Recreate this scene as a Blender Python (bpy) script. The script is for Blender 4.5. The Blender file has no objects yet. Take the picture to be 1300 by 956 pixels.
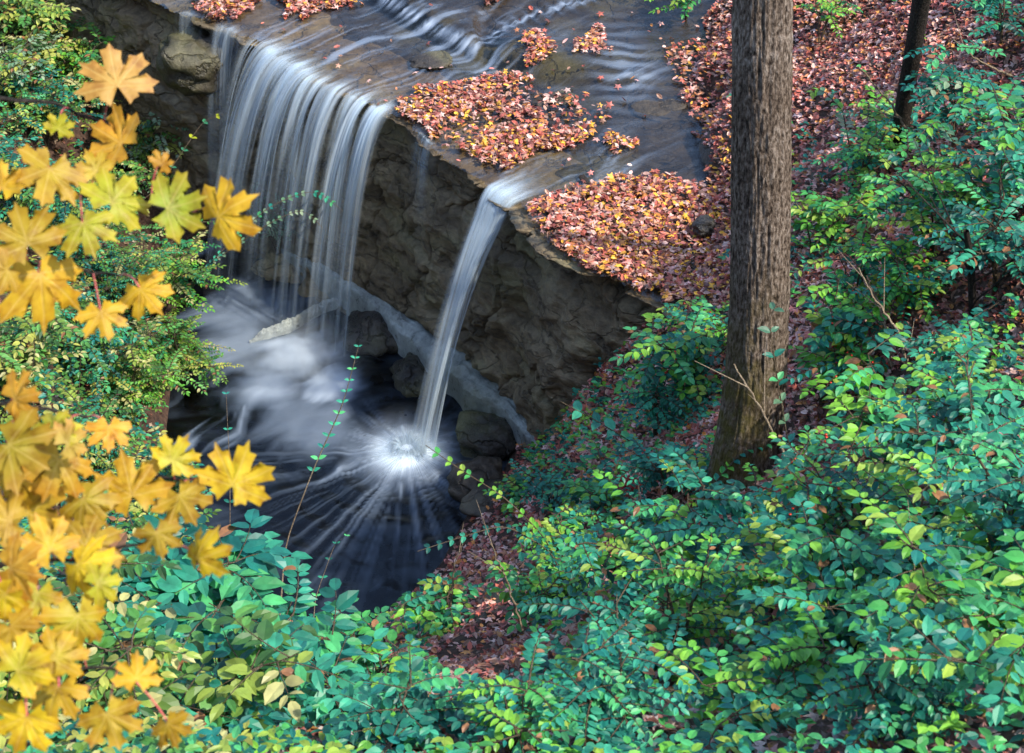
import bpy, math, random
import numpy as np
from mathutils import Vector, noise as mnoise

random.seed(7); rng = np.random.default_rng(11)
scene = bpy.context.scene
COL = scene.collection
R = math.radians

# ------------------------------------------------------------------ camera
F = 2607.0; CZ = 8.0; PITCH = R(38)
FW = np.array([0, math.cos(PITCH), -math.sin(PITCH)])
UP = np.array([0, math.sin(PITCH), math.cos(PITCH)])
CAM = np.array([0, 0, CZ])
def ray(u, v):
    return FW + np.array([1, 0, 0]) * (u - 650) / F + UP * (478 - v) / F
def onz(u, v, z):
    d = ray(u, v); return CAM + d * ((z - CZ) / d[2])
def dep(u, v, d):
    return CAM + ray(u, v) * d
def project(x, y, z):
    dy, dz = y, z - CZ
    w = dy * FW[1] + dz * FW[2]
    return 650 + F * x / w, 478 - F * (dy * UP[1] + dz * UP[2]) / w, w

cam_d = bpy.data.cameras.new('camera'); cam = bpy.data.objects.new('camera', cam_d); COL.objects.link(cam)
cam.location = (0, 0, CZ); cam.rotation_euler = (R(90) - PITCH, 0, 0)
cam_d.sensor_width = 36; cam_d.lens = F / 1300 * 36; cam_d.clip_end = 1000; cam_d.clip_start = 0.05
cam_d.dof.use_dof = True; cam_d.dof.focus_distance = 11.5; cam_d.dof.aperture_fstop = 9.5
scene.camera = cam

# ------------------------------------------------------------------ numpy noise
def _h(ix, iy, iz, s):
    n = (ix * 374761393 + iy * 668265263 + iz * 1274126177 + s * 974634777) & 0xFFFFFFFF
    n = ((n ^ (n >> 13)) * 1274126177) & 0xFFFFFFFF
    return ((n ^ (n >> 16)) & 0xFFFF) / 65535.0
def vn(x, y, z=0.0, s=0):
    x = np.asarray(x, float); y = np.asarray(y, float) + 0 * x; z = np.asarray(z, float) + 0 * x
    ix, iy, iz = (np.floor(a).astype(np.int64) for a in (x, y, z))
    fx, fy, fz = x - ix, y - iy, z - iz
    fx, fy, fz = (f * f * (3 - 2 * f) for f in (fx, fy, fz))
    r = 0
    for a in (0, 1):
        for b in (0, 1):
            for c in (0, 1):
                r = r + _h(ix + a, iy + b, iz + c, s) * (fx if a else 1 - fx) * (fy if b else 1 - fy) * (fz if c else 1 - fz)
    return r
def fbm(x, y, z=0.0, s=0, o=4):
    r = 0; a = 0.5; t = 0
    for k in range(o):
        r = r + a * vn(np.asarray(x) * 2 ** k, np.asarray(y) * 2 ** k, np.asarray(z) * 2 ** k, s + k); t += a; a *= .5
    return r / t
def sst(a, b, x):
    t = np.clip((x - a) / (b - a), 0, 1); return t * t * (3 - 2 * t)

# ------------------------------------------------------------------ ledge line and terrain
LIPPX = [(20, -95), (110, -45), (190, 0), (275, 30), (330, 55), (400, 97), (495, 145), (560, 195), (620, 238), (665, 258), (700, 312), (760, 350), (850, 385), (930, 415)]
LIP = np.array([onz(u, v, 0)[:2] for u, v in LIPPX])
LIP = np.vstack([LIP[0] + (LIP[0] - LIP[2]) * 3, LIP])
def resample(P, n):
    P = np.asarray(P, float); d = np.r_[0, np.cumsum(np.linalg.norm(np.diff(P, axis=0), axis=1))]
    s = np.linspace(0, d[-1], n)
    return np.stack([np.interp(s, d, P[:, k]) for k in range(P.shape[1])], 1)
def smooth(P, n=3):
    P = P.copy()
    for _ in range(n): P[1:-1] = (P[:-2] + 2 * P[1:-1] + P[2:]) / 4
    return P
LIPF = smooth(resample(LIP, 700), 30)
LIPF[:, 0] += (fbm(np.arange(700) * .09, 0, 0, 5, 4) - .5) * .12
LIPF[:, 1] += (fbm(np.arange(700) * .09, 9, 0, 6, 4) - .5) * .12
LT = np.gradient(LIPF, axis=0); LT = smooth(LT, 60); LT /= np.linalg.norm(LT, axis=1)[:, None]
LN = np.stack([LT[:, 1], -LT[:, 0]], 1)            # outward: towards the pool
if LN[350, 0] > 0: LN = -LN
LEN = np.r_[0, np.cumsum(np.linalg.norm(np.diff(LIPF, axis=0), axis=1))]
LCO = LIPF[::6]; LNO = LN[::6]
def sdist(x, y):
    """signed distance to the ledge, positive on the pool side"""
    x = np.asarray(x, float); y = np.asarray(y, float); sh = x.shape
    x = x.ravel(); y = y.ravel(); out = np.empty(len(x))
    for i in range(0, len(x), 20000):
        dx = x[i:i + 20000, None] - LCO[None, :, 0]; dy = y[i:i + 20000, None] - LCO[None, :, 1]
        k = np.argmin(dx * dx + dy * dy, 1); r = np.arange(len(k))
        out[i:i + 20000] = dx[r, k] * LNO[k, 0] + dy[r, k] * LNO[k, 1]
    return out.reshape(sh)
def lip_at(u, v):
    p = onz(u, v, 0)[:2]; return int(np.argmin(((LIPF - p) ** 2).sum(1)))

BK = [(450, 800, -2.05), (560, 715, -2.0), (600, 650, -1.95), (650, 600, -1.85), (700, 565, -1.6), (730, 515, -1.15), (775, 465, -.7), (825, 412, -.2), (880, 388, .06),
      (905, 330, .08), (900, 250, .06), (895, 180, .04), (885, 100, .03), (900, 20, .05), (930, -60, .05),
      (1000, 420, .75), (1010, 200, .5), (1010, 60, .45), (1100, -60, .8), (1250, 50, 1.7), (1250, 250, 2.0), (1250, 500, 2.5), (1250, 800, 3.3), (1250, 950, 3.7),
      (1400, -60, 2.4), (1500, 500, 3.4), (1100, 300, 1.1), (1100, 600, 1.6),
      (945, 615, .75), (945, 800, 2.3), (945, 950, 3.3), (700, 950, 3.1), (700, 800, 1.0), (760, 700, .1), (600, 950, 3.0), (600, 850, .8), (500, 950, 2.8), (500, 880, .2),
      (300, 950, 2.8), (320, 810, -.6), (250, 720, -1.9), (180, 600, -1.8), (205, 480, -1.9), (215, 380, -1.95), (205, 290, -1.95), (200, 220, -1.9), (130, 400, -1.2), (40, 480, -.3), (40, 700, 1.2), (40, 900, 3.2), (40, 250, -.7), (120, 250, -1.6),
      (40, 80, -.8), (-200, 300, .5), (-200, 700, 2.5), (-200, 100, 0),
      # stream and pool floors
      (400, 420, -2.6), (500, 560, -2.6), (330, 560, -2.6), (430, 680, -2.6), (300, 420, -2.5), (600, 540, -2.3), (250, 560, -2.3)]
pts = [tuple(onz(*b)) for b in BK]
for (u, v) in [(500, 60), (600, 180), (700, 60), (800, 120), (780, 200), (400, -30), (650, -80), (800, -60), (300, 10)]:
    p = onz(u, v, 0); pts.append((p[0], p[1], -1.6))
for p in [(0, 0, 6.4), (-3, 0, 6.6), (3, 0, 6.7), (0, -4, 7.2), (6, 4, 6.0), (-6, 5, 5.0), (9, 12, 5.5), (-9, 12, 3.5), (-7, 20, 2.5), (9, 22, 5), (0, 26, 2.8), (-4, 24, 2.2), (4, 26, 3.4)]:
    pts.append(p)
pts = np.array(pts)
def _solve():
    n = len(pts); d = np.linalg.norm(pts[:, None, :2] - pts[None, :, :2], axis=2)
    A = np.zeros((n + 1, n + 1)); A[:n, :n] = -d; A[:n, :n] -= np.eye(n) * .03; A[:n, n] = 1; A[n, :n] = 1
    b = np.r_[pts[:, 2], 0]; return np.linalg.solve(A, b)
WT = _solve()
def bank(x, y):
    x = np.asarray(x, float); y = np.asarray(y, float); r = np.full(x.shape, WT[-1])
    for (px, py, _), w in zip(pts, WT[:-1]): r = r - w * np.hypot(x - px, y - py)
    return r
STEP = np.array([onz(u, v, 0)[:2] for u, v in [(440, -60), (490, 5), (545, 38), (612, 72), (640, 40), (760, 0), (900, -40)]])
STF = smooth(resample(STEP, 120), 6)
FLOW = np.array([-.73, -.68])
def stepf(x, y):
    """0 below the little cascade upstream, 1 above it"""
    sw = np.zeros(np.shape(x)); s = np.zeros(np.shape(x))
    for k in range(0, 120, 3):
        dx, dy = x - STF[k, 0], y - STF[k, 1]; wt = 1 / (dx * dx + dy * dy + .006) ** 3
        s = s - wt * (dx * FLOW[0] + dy * FLOW[1]); sw = sw + wt
    s = s / sw
    return sst(-.12, .12, s)
def wup(x, y): return .11 * stepf(x, y)
def ground(x, y):
    x = np.asarray(x, float); y = np.asarray(y, float)
    sd = sdist(x, y)
    n = (fbm(x * 1.3, y * 1.3, 0, 1) - .5) * .25 + (fbm(x * 6, y * 6, 0, 2) - .5) * .07
    up = wup(x, y) - .035 + (fbm(x * 2.5, y * 2.5, 0, 3) - .5) * .05
    lo = np.full(x.shape, -2.45) + n * .4
    b = bank(x, y)
    b = b + n * sst(-2.4, 0, b) 
    far = sst(14, 40, np.hypot(x, y - 13))
    b = b * (1 - far) + (4.5 + .05 * np.hypot(x, y) + (fbm(x * .06, y * .06, 0, 8) - .5) * 9) * far
    base = np.where(sd < -.55, up, lo)
    return np.maximum(base, b)
def gpt(u, v, tmin=2.5, tmax=30):
    """where the sight line through (u, v) meets the ground"""
    d = ray(u, v); t = np.linspace(tmin, tmax, 700)
    P = CAM + d[None] * t[:, None]
    g = ground(P[:, 0], P[:, 1]); k = np.argmax(P[:, 2] < g)
    p = P[k]; return np.array([p[0], p[1], g[k]])

# ------------------------------------------------------------------ mesh helpers
def mesh_np(name, V, Fq, mat, parent=None, attrs=None, uv=None, smooth_=True, col=None, mats=None, midx=None):
    """V (n,3); Fq list of (m,k) int arrays with one k each"""
    if not isinstance(Fq, list): Fq = [Fq]
    me = bpy.data.meshes.new(name); V = np.asarray(V, np.float32)
    me.vertices.add(len(V)); me.vertices.foreach_set('co', V.ravel())
    loops = np.concatenate([f.ravel() for f in Fq]).astype(np.int32)
    tot = np.concatenate([np.full(len(f), f.shape[1]) for f in Fq]).astype(np.int32)
    st = np.r_[0, np.cumsum(tot)[:-1]].astype(np.int32)
    me.loops.add(len(loops)); me.loops.foreach_set('vertex_index', loops)
    me.polygons.add(len(tot)); me.polygons.foreach_set('loop_start', st); me.polygons.foreach_set('loop_total', tot)
    me.polygons.foreach_set('use_smooth', np.full(len(tot), smooth_))
    me.update(calc_edges=True)
    if col is not None:
        a = me.color_attributes.new('col', 'FLOAT_COLOR', 'POINT')
        c = np.ones((len(V), 4), np.float32); c[:, :3] = col; a.data.foreach_set('color', c.ravel())
    for k, v in (attrs or {}).items():
        a = me.attributes.new(k, 'FLOAT', 'POINT'); a.data.foreach_set('value', np.asarray(v, np.float32).ravel())
    if uv is not None:
        l = me.uv_layers.new(name='UVMap'); l.data.foreach_set('uv', np.asarray(uv, np.float32)[loops].ravel())
    me.materials.append(mat)
    if mats:
        for m in mats: me.materials.append(m)
        me.polygons.foreach_set('material_index', np.asarray(midx, np.int32))
    me.validate()
    o = bpy.data.objects.new(name, me); COL.objects.link(o)
    if parent is not None: o.parent = parent
    return o
def gridf(nu, nv):
    i = np.arange(nu * nv).reshape(nu, nv)
    return np.stack([i[:-1, :-1], i[1:, :-1], i[1:, 1:], i[:-1, 1:]], -1).reshape(-1, 4)
def tag(o, label=None, cat=None, group=None, kind=None):
    if label: o['label'] = label
    if cat: o['category'] = cat
    if group: o['group'] = group
    if kind: o['kind'] = kind
    return o
def empty(name, loc):
    o = bpy.data.objects.new(name, None); o.location = tuple(map(float, loc)); o.empty_display_size = .2; COL.objects.link(o); return o

class Tubes:
    def __init__(s): s.V = []; s.F = []; s.n = 0; s.A = []
    def add(s, P, r, k=6, cap=True, attr=None):
        P = np.asarray(P, float); n = len(P); r = np.broadcast_to(r, (n,)).astype(float)
        T = np.gradient(P, axis=0); T /= np.linalg.norm(T, axis=1)[:, None] + 1e-9
        a = np.array([0, 0, 1.0]) if abs(T[0, 2]) < .9 else np.array([1.0, 0, 0])
        X = np.cross(T, a); X /= np.linalg.norm(X, axis=1)[:, None] + 1e-9; Y = np.cross(T, X)
        t = np.arange(k) / k * 2 * math.pi
        V = P[:, None] + r[:, None, None] * (np.cos(t)[None, :, None] * X[:, None] + np.sin(t)[None, :, None] * Y[:, None])
        V = V.reshape(-1, 3); i = np.arange(n * k).reshape(n, k); j = np.roll(i, -1, 1)
        f = np.stack([i[:-1], j[:-1], j[1:], i[1:]], -1).reshape(-1, 4) + s.n
        s.V.append(V); s.F.append(f); s.n += len(V)
        s.A.append(np.repeat(attr if attr is not None else np.ones(n), k))
    def build(s, name, mat, parent=None, off=None, **kw):
        V = np.concatenate(s.V)
        if off is not None: V = V - off
        return mesh_np(name, V, np.concatenate(s.F), mat, parent, **kw)

# leaves ---------------------------------------------------------------
LT_V = np.array([(0, 0, 0), (0, .45, -.03), (0, 1, -.16), (.17, .12, .03), (.27, .38, .05), (.2, .72, .0), (-.17, .12, .03), (-.27, .38, .05), (-.2, .72, .0)])
LT_Q = np.array([(0, 3, 4, 1), (0, 1, 7, 6)]); LT_T = np.array([(1, 4, 5), (1, 5, 2), (1, 8, 7), (1, 2, 8)])
a_ = np.arange(10) / 10 * 2 * math.pi + math.pi / 2
rr_ = np.where(np.arange(10) % 2 == 0, .52, .24); rr_[5] = .22; rr_[0] = .6
ST_V = np.vstack([[0, 0, .04], np.stack([np.cos(a_) * rr_, np.sin(a_) * rr_, -.35 * rr_ ** 2 + .0 * a_], 1)])
ST_T = np.array([(0, 1 + i, 1 + (i + 1) % 10) for i in range(10)])
OV_V = np.array([(0, -.5, .02), (0, 0, -.03), (0, .5, .08), (.2, -.2, .1), (.18, .22, .12), (-.2, -.2, .07), (-.18, .22, .1)])
OV_Q = np.array([(0, 3, 4, 1), (0, 1, 6, 5)]); OV_T = np.array([(1, 4, 2), (1, 2, 6)])
def leaf_mesh(name, tV, tQ, tT, pos, Y, Z, L, W, col, mat, parent=None, off=None):
    pos, Y, Z, L, W, col = (np.asarray(a, float) for a in (pos, Y, Z, L, W, col))
    Y = Y / (np.linalg.norm(Y, axis=1)[:, None] + 1e-9)
    X = np.cross(Y, Z); X /= np.linalg.norm(X, axis=1)[:, None] + 1e-9; Z = np.cross(X, Y)
    if off is not None: pos = pos - off
    V = pos[:, None] + X[:, None] * tV[None, :, :1] * W[:, None, None] + Y[:, None] * tV[None, :, 1:2] * L[:, None, None] + Z[:, None] * tV[None, :, 2:] * L[:, None, None]
    n = len(pos); k = len(tV); o = (np.arange(n) * k)[:, None, None]
    Fq = []
    if tQ is not None: Fq.append((tQ[None] + o).reshape(-1, 4))
    Fq.append((tT[None] + o).reshape(-1, 3))
    return mesh_np(name, V.reshape(-1, 3), Fq, mat, parent, col=np.repeat(col, k, 0), smooth_=False)

# ------------------------------------------------------------------ materials
def mat(name):
    m = bpy.data.materials.new(name); m.use_nodes = True; nt = m.node_tree; nt.nodes.clear()
    out = nt.nodes.new('ShaderNodeOutputMaterial'); return m, nt, out
def N(nt, t, **kw):
    n = nt.nodes.new(t)
    for k, v in kw.items():
        if k in n.inputs: n.inputs[k].default_value = v
        else: setattr(n, k, v)
    return n
def ramp(nt, src, stops, interp='LINEAR'):
    r = nt.nodes.new('ShaderNodeValToRGB'); r.color_ramp.interpolation = interp
    e = r.color_ramp.elements
    while len(e) > 1: e.remove(e[-1])
    e[0].position = stops[0][0]; e[0].color = (*stops[0][1], 1)
    for p, c in stops[1:]:
        q = e.new(p); q.color = (*c, 1)
    nt.links.new(src, r.inputs[0]); return r.outputs[0]
def noise_n(nt, vec, scale, detail=5, rough=.6):
    n = N(nt, 'ShaderNodeTexNoise'); n.inputs['Scale'].default_value = scale; n.inputs['Detail'].default_value = detail; n.inputs['Roughness'].default_value = rough
    nt.links.new(vec, n.inputs['Vector']); return n.outputs[0]
def mixc(nt, fac, a, b, mode='MIX'):
    n = nt.nodes.new('ShaderNodeMix'); n.data_type = 'RGBA'; n.blend_type = mode
    for s, v in ((n.inputs[0], fac), (n.inputs[6], a), (n.inputs[7], b)):
        if hasattr(v, 'links'): nt.links.new(v, s)
        else: s.default_value = v if isinstance(v, float) else (*v, 1)
    return n.outputs[2]
def mth(nt, op, a, b=None, clamp=False):
    n = nt.nodes.new('ShaderNodeMath'); n.operation = op; n.use_clamp = clamp
    for s, v in ((n.inputs[0], a), (n.inputs[1], b)):
        if v is None: continue
        if hasattr(v, 'links'): nt.links.new(v, s)
        else: s.default_value = v
    return n.outputs[0]
def principled(nt, out, col, rough=.7, spec=.5, bump=None, bstr=.5, bdist=.02):
    p = N(nt, 'ShaderNodeBsdfPrincipled')
    if hasattr(col, 'links'): nt.links.new(col, p.inputs['Base Color'])
    else: p.inputs['Base Color'].default_value = (*col, 1)
    if hasattr(rough, 'links'): nt.links.new(rough, p.inputs['Roughness'])
    else: p.inputs['Roughness'].default_value = rough
    p.inputs['Specular IOR Level'].default_value = spec
    if bump is not None:
        b = N(nt, 'ShaderNodeBump'); b.inputs['Strength'].default_value = bstr; b.inputs['Distance'].default_value = bdist
        nt.links.new(bump, b.inputs['Height']); nt.links.new(b.outputs[0], p.inputs['Normal'])
    if out is not None: nt.links.new(p.outputs[0], out.inputs[0])
    return p
def geo(nt): return N(nt, 'ShaderNodeNewGeometry').outputs['Position']
def objc(nt): return N(nt, 'ShaderNodeTexCoord').outputs['Object']

def leaf_mat(name, trans=.35, rough=.45, gain=1.0, var=14):
    m, nt, out = mat(name)
    a = N(nt, 'ShaderNodeAttribute', attribute_name='col')
    n = noise_n(nt, geo(nt), var, 3)
    c = mixc(nt, 1.0, a.outputs['Color'], ramp(nt, n, [(.3, (.7, .7, .7)), (.7, (1.25, 1.25, 1.2))]), 'MULTIPLY')
    p = principled(nt, None, c, rough, .5)
    t = N(nt, 'ShaderNodeBsdfTranslucent'); nt.links.new(c, t.inputs[0])
    mx = N(nt, 'ShaderNodeMixShader'); mx.inputs[0].default_value = trans
    nt.links.new(p.outputs[0], mx.inputs[1]); nt.links.new(t.outputs[0], mx.inputs[2]); nt.links.new(mx.outputs[0], out.inputs[0])
    return m
M_LEAF = leaf_mat('green_leaf')
M_LITTER = leaf_mat('dry_leaf', .15, .5, var=30)

def m_maple():
    m, nt, out = mat('maple_leaf')
    a = N(nt, 'ShaderNodeAttribute', attribute_name='col')
    uv = N(nt, 'ShaderNodeUVMap'); sep = N(nt, 'ShaderNodeSeparateXYZ'); nt.links.new(uv.outputs[0], sep.inputs[0])
    x, y = sep.outputs[0], sep.outputs[1]
    cur = None
    for ang in (0, 45, -45, 92, -92):
        cx, sx = math.cos(R(ang)), math.sin(R(ang))     # direction (sx, cx)
        perp = mth(nt, 'ABSOLUTE', mth(nt, 'SUBTRACT', mth(nt, 'MULTIPLY', x, cx), mth(nt, 'MULTIPLY', y, sx)))
        al = mth(nt, 'ADD', mth(nt, 'MULTIPLY', x, sx), mth(nt, 'MULTIPLY', y, cx))
        perp = mth(nt, 'ADD', perp, mth(nt, 'MULTIPLY', mth(nt, 'LESS_THAN', al, 0.0), 1.0))
        cur = perp if cur is None else mth(nt, 'MINIMUM', cur, perp)
    vein = ramp(nt, cur, [(.004, (1, 1, 1)), (.016, (0, 0, 0))])
    n = noise_n(nt, geo(nt), 35, 5)
    c = mixc(nt, 1.0, a.outputs['Color'], ramp(nt, n, [(.3, (.6, .45, .35)), (.5, (.95, .92, .9)), (.7, (1.08, 1.15, 1.3))]), 'MULTIPLY')
    sp = noise_n(nt, geo(nt), 160, 2)
    c = mixc(nt, mth(nt, 'MULTIPLY', ramp(nt, sp, [(.7, (0, 0, 0)), (.76, (1, 1, 1))]), .6), c, (.25, .09, .02))
    c = mixc(nt, mth(nt, 'MULTIPLY', vein, .22), c, (.95, .72, .25))
    p = principled(nt, None, c, .5, .35, bump=vein, bstr=.25, bdist=.004)
    t = N(nt, 'ShaderNodeBsdfTranslucent'); nt.links.new(c, t.inputs[0])
    mx = N(nt, 'ShaderNodeMixShader'); mx.inputs[0].default_value = .45
    nt.links.new(p.outputs[0], mx.inputs[1]); nt.links.new(t.outputs[0], mx.inputs[2]); nt.links.new(mx.outputs[0], out.inputs[0])
    return m
M_MAPLE = m_maple()

def m_dirt():
    m, nt, out = mat('forest_soil'); g = geo(nt)
    n = noise_n(nt, g, 3, 8, .7); n2 = noise_n(nt, g, 22, 6, .75)
    c = ramp(nt, n, [(.3, (.02, .013, .01)), (.5, (.05, .028, .02)), (.7, (.10, .055, .038))])
    c = mixc(nt, .6, c, ramp(nt, n2, [(.35, (.02, .012, .01)), (.65, (.15, .085, .055))]), 'MIX')
    principled(nt, out, c, .85, .3, bump=n2, bstr=.9, bdist=.03); return m
M_DIRT = m_dirt()
def m_rock(name, wet=.35, base=((.08, .056, .03), (.23, .17, .095), (.42, .33, .20))):
    m, nt, out = mat(name); g = geo(nt)
    mp = N(nt, 'ShaderNodeMapping'); mp.inputs['Scale'].default_value = (1, 1, 2.2 if name == 'wet_shale' else .8); nt.links.new(g, mp.inputs[0]); w = mp.outputs[0]
    n = noise_n(nt, w, 2.2, 8, .65); f = noise_n(nt, w, 16, 7, .7)
    v = N(nt, 'ShaderNodeTexVoronoi', feature='DISTANCE_TO_EDGE'); v.inputs['Scale'].default_value = 1.7
    wv = N(nt, 'ShaderNodeVectorMath', operation='ADD'); nz = N(nt, 'ShaderNodeTexNoise'); nz.inputs['Scale'].default_value = 5; nz.inputs['Detail'].default_value = 6; nt.links.new(w, nz.inputs[0])
    sc = N(nt, 'ShaderNodeVectorMath', operation='SCALE'); sc.inputs['Scale'].default_value = .45; nt.links.new(nz.outputs[1], sc.inputs[0])
    nt.links.new(w, wv.inputs[0]); nt.links.new(sc.outputs[0], wv.inputs[1]); nt.links.new(wv.outputs[0], v.inputs['Vector'])
    crack = ramp(nt, v.outputs[0], [(.0, (.25, .25, .25)), (.03, (1, 1, 1))] if 'pale' not in name else [(0, (1, 1, 1))])
    c = ramp(nt, n, [(.3, base[0]), (.52, base[1]), (.72, base[2])])
    c = mixc(nt, .75, c, ramp(nt, f, [(.3, (.35, .35, .35)), (.7, (1.5, 1.5, 1.45))]), 'MULTIPLY')
    gr = noise_n(nt, w, 1.1, 4, .6)
    c = mixc(nt, mth(nt, 'MULTIPLY', ramp(nt, gr, [(.5, (0, 0, 0)), (.68, (1, 1, 1))]), .55), c, (.15, .15, .05))
    c = mixc(nt, crack, mixc(nt, .6, c, (.008, .007, .006)), c)
    h = mth(nt, 'ADD', mth(nt, 'MULTIPLY', crack, .8), f)
    principled(nt, out, c, ramp(nt, f, [(.3, (wet, wet, wet)), (.7, (wet + .35,) * 3)]), .5, bump=h, bstr=.8, bdist=.03); return m
M_ROCK = m_rock('wet_shale'); M_BED = m_rock('stream_bed_rock', .3, ((.02, .016, .012), (.06, .047, .034), (.13, .105, .08)))
M_WET = m_rock('soaked_black_rock', .15, ((.014, .012, .010), (.04, .034, .028), (.09, .078, .06)))
M_SLAB = m_rock('pale_wet_rock', .2, ((.18, .20, .19), (.36, .39, .38), (.50, .53, .52)))

def m_water(name, tint=(.72, .68, .6)):
    m, nt, out = mat(name); g = geo(nt)
    fo = N(nt, 'ShaderNodeAttribute', attribute_name='foam').outputs['Fac']
    n = noise_n(nt, g, 9, 3); 
    b = N(nt, 'ShaderNodeBump'); b.inputs['Strength'].default_value = .25; b.inputs['Distance'].default_value = .02; nt.links.new(n, b.inputs['Height'])
    gl = N(nt, 'ShaderNodeBsdfGlossy'); gl.inputs['Roughness'].default_value = .28; gl.inputs[0].default_value = (.85, .92, 1, 1); nt.links.new(b.outputs[0], gl.inputs['Normal'])
    tr = N(nt, 'ShaderNodeBsdfTransparent'); tr.inputs[0].default_value = (*tint, 1)
    fr = N(nt, 'ShaderNodeFresnel'); fr.inputs[0].default_value = 1.33; nt.links.new(b.outputs[0], fr.inputs['Normal'])
    m1 = N(nt, 'ShaderNodeMixShader'); nt.links.new(mth(nt, 'MULTIPLY', fr.outputs[0], 1.3, True), m1.inputs[0]); nt.links.new(tr.outputs[0], m1.inputs[1]); nt.links.new(gl.outputs[0], m1.inputs[2])
    df = principled(nt, None, mixc(nt, fo, (.36, .5, .72), (.86, .94, 1.0)), .5, .3)
    m2 = N(nt, 'ShaderNodeMixShader'); nt.links.new(fo, m2.inputs[0]); nt.links.new(m1.outputs[0], m2.inputs[1]); nt.links.new(df.outputs[0], m2.inputs[2])
    nt.links.new(m2.outputs[0], out.inputs[0]); return m
M_WATER = m_water('clear_water'); M_POOL = m_water('dark_pool_water', (.14, .13, .12))
def m_veil():
    m, nt, out = mat('falling_water')
    al = N(nt, 'ShaderNodeAttribute', attribute_name='alpha').outputs['Fac']
    d = N(nt, 'ShaderNodeBsdfDiffuse'); d.inputs[0].default_value = (.72, .84, .92, 1)
    t = N(nt, 'ShaderNodeBsdfTranslucent'); t.inputs[0].default_value = (.72, .84, .92, 1)
    mx = N(nt, 'ShaderNodeMixShader'); mx.inputs[0].default_value = .45; nt.links.new(d.outputs[0], mx.inputs[1]); nt.links.new(t.outputs[0], mx.inputs[2])
    tr = N(nt, 'ShaderNodeBsdfTransparent')
    m2 = N(nt, 'ShaderNodeMixShader'); nt.links.new(al, m2.inputs[0]); nt.links.new(tr.outputs[0], m2.inputs[1]); nt.links.new(mx.outputs[0], m2.inputs[2])
    nt.links.new(m2.outputs[0], out.inputs[0]); return m
M_VEIL = m_veil()
def m_bark(name, c0, c1, c2, moss=0.0, sc=1.0):
    m, nt, out = mat(name); o = objc(nt)
    mp = N(nt, 'ShaderNodeMapping'); mp.inputs['Scale'].default_value = (1, 1, .42); nt.links.new(o, mp.inputs[0])
    n = noise_n(nt, mp.outputs[0], 62 * sc, 5, .65); big = noise_n(nt, o, 2.2, 4, .6); f = noise_n(nt, o, 60 * sc, 4)
    c = ramp(nt, n, [(.36, c0), (.5, c1), (.66, c2)])
    c = mixc(nt, .7, c, ramp(nt, big, [(.35, (.6, .52, .45)), (.65, (1.4, 1.4, 1.4))]), 'MULTIPLY')
    if moss:
        at = N(nt, 'ShaderNodeAttribute', attribute_name='moss').outputs['Fac']
        c = mixc(nt, mth(nt, 'MULTIPLY', at, ramp(nt, noise_n(nt, o, 7, 5), [(.35, (0, 0, 0)), (.6, (1, 1, 1))])), c, mixc(nt, f, (.025, .03, .006), (.2, .16, .04)))
    principled(nt, out, c, .85, .25, bump=mth(nt, 'ADD', n, mth(nt, 'MULTIPLY', f, .3)), bstr=.9, bdist=.02); return m
M_BARK = m_bark('furrowed_bark', (.03, .02, .014), (.15, .115, .088), (.33, .28, .235), 1)
M_STEM = m_bark('shrub_stem', (.05, .035, .022), (.13, .1, .065), (.24, .19, .13), 0, 3)
M_TWIG = m_bark('pale_twig', (.16, .12, .08), (.33, .26, .18), (.5, .42, .3), 0, 3)
M_DARK = m_bark('dark_wood', (.012, .009, .008), (.03, .024, .02), (.07, .055, .045), 0, 2)
def plain(name, c, rough=.5):
    m, nt, out = mat(name); n = noise_n(nt, geo(nt), 60, 3)
    principled(nt, out, mixc(nt, 1.0, c, ramp(nt, n, [(.3, (.75,) * 3), (.7, (1.2,) * 3)]), 'MULTIPLY'), rough); return m
M_BERRY = plain('red_berry', (.75, .05, .02), .25); M_PET = plain('pink_petiole', (.55, .12, .10))

# ------------------------------------------------------------------ terrain sheet
def axis(a, b, step, lo, hi):
    x = list(np.arange(a, b, step)); s = step
    while x[-1] < hi: s = min(s * 1.25, 8); x.append(x[-1] + s)
    s = step
    while x[0] > lo: s = min(s * 1.25, 8); x.insert(0, x[0] - s)
    return np.array(x)
gx = axis(-4.6, 5.2, .04, -150, 150); gy = axis(3.2, 19.5, .04, -80, 220)
X, Y = np.meshgrid(gx, gy, indexing='ij')
Z = ground(X, Y)
Zw = np.where(sdist(X, Y) < 0, 1, 0)
# bed rock where water runs, soil elsewhere
bk = bank(X, Y)
isbed = (Z > bk + .25 * 0 + .03)
Fg = gridf(len(gx), len(gy))
bedv = isbed.ravel()
mi = (bedv[Fg].sum(1) >= 3).astype(int)
terr = mesh_np('ground', np.stack([X, Y, Z], -1).reshape(-1, 3), Fg, M_DIRT, mats=[M_BED], midx=mi)
tag(terr, 'forest floor and rocky stream bed', kind='structure')

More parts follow.
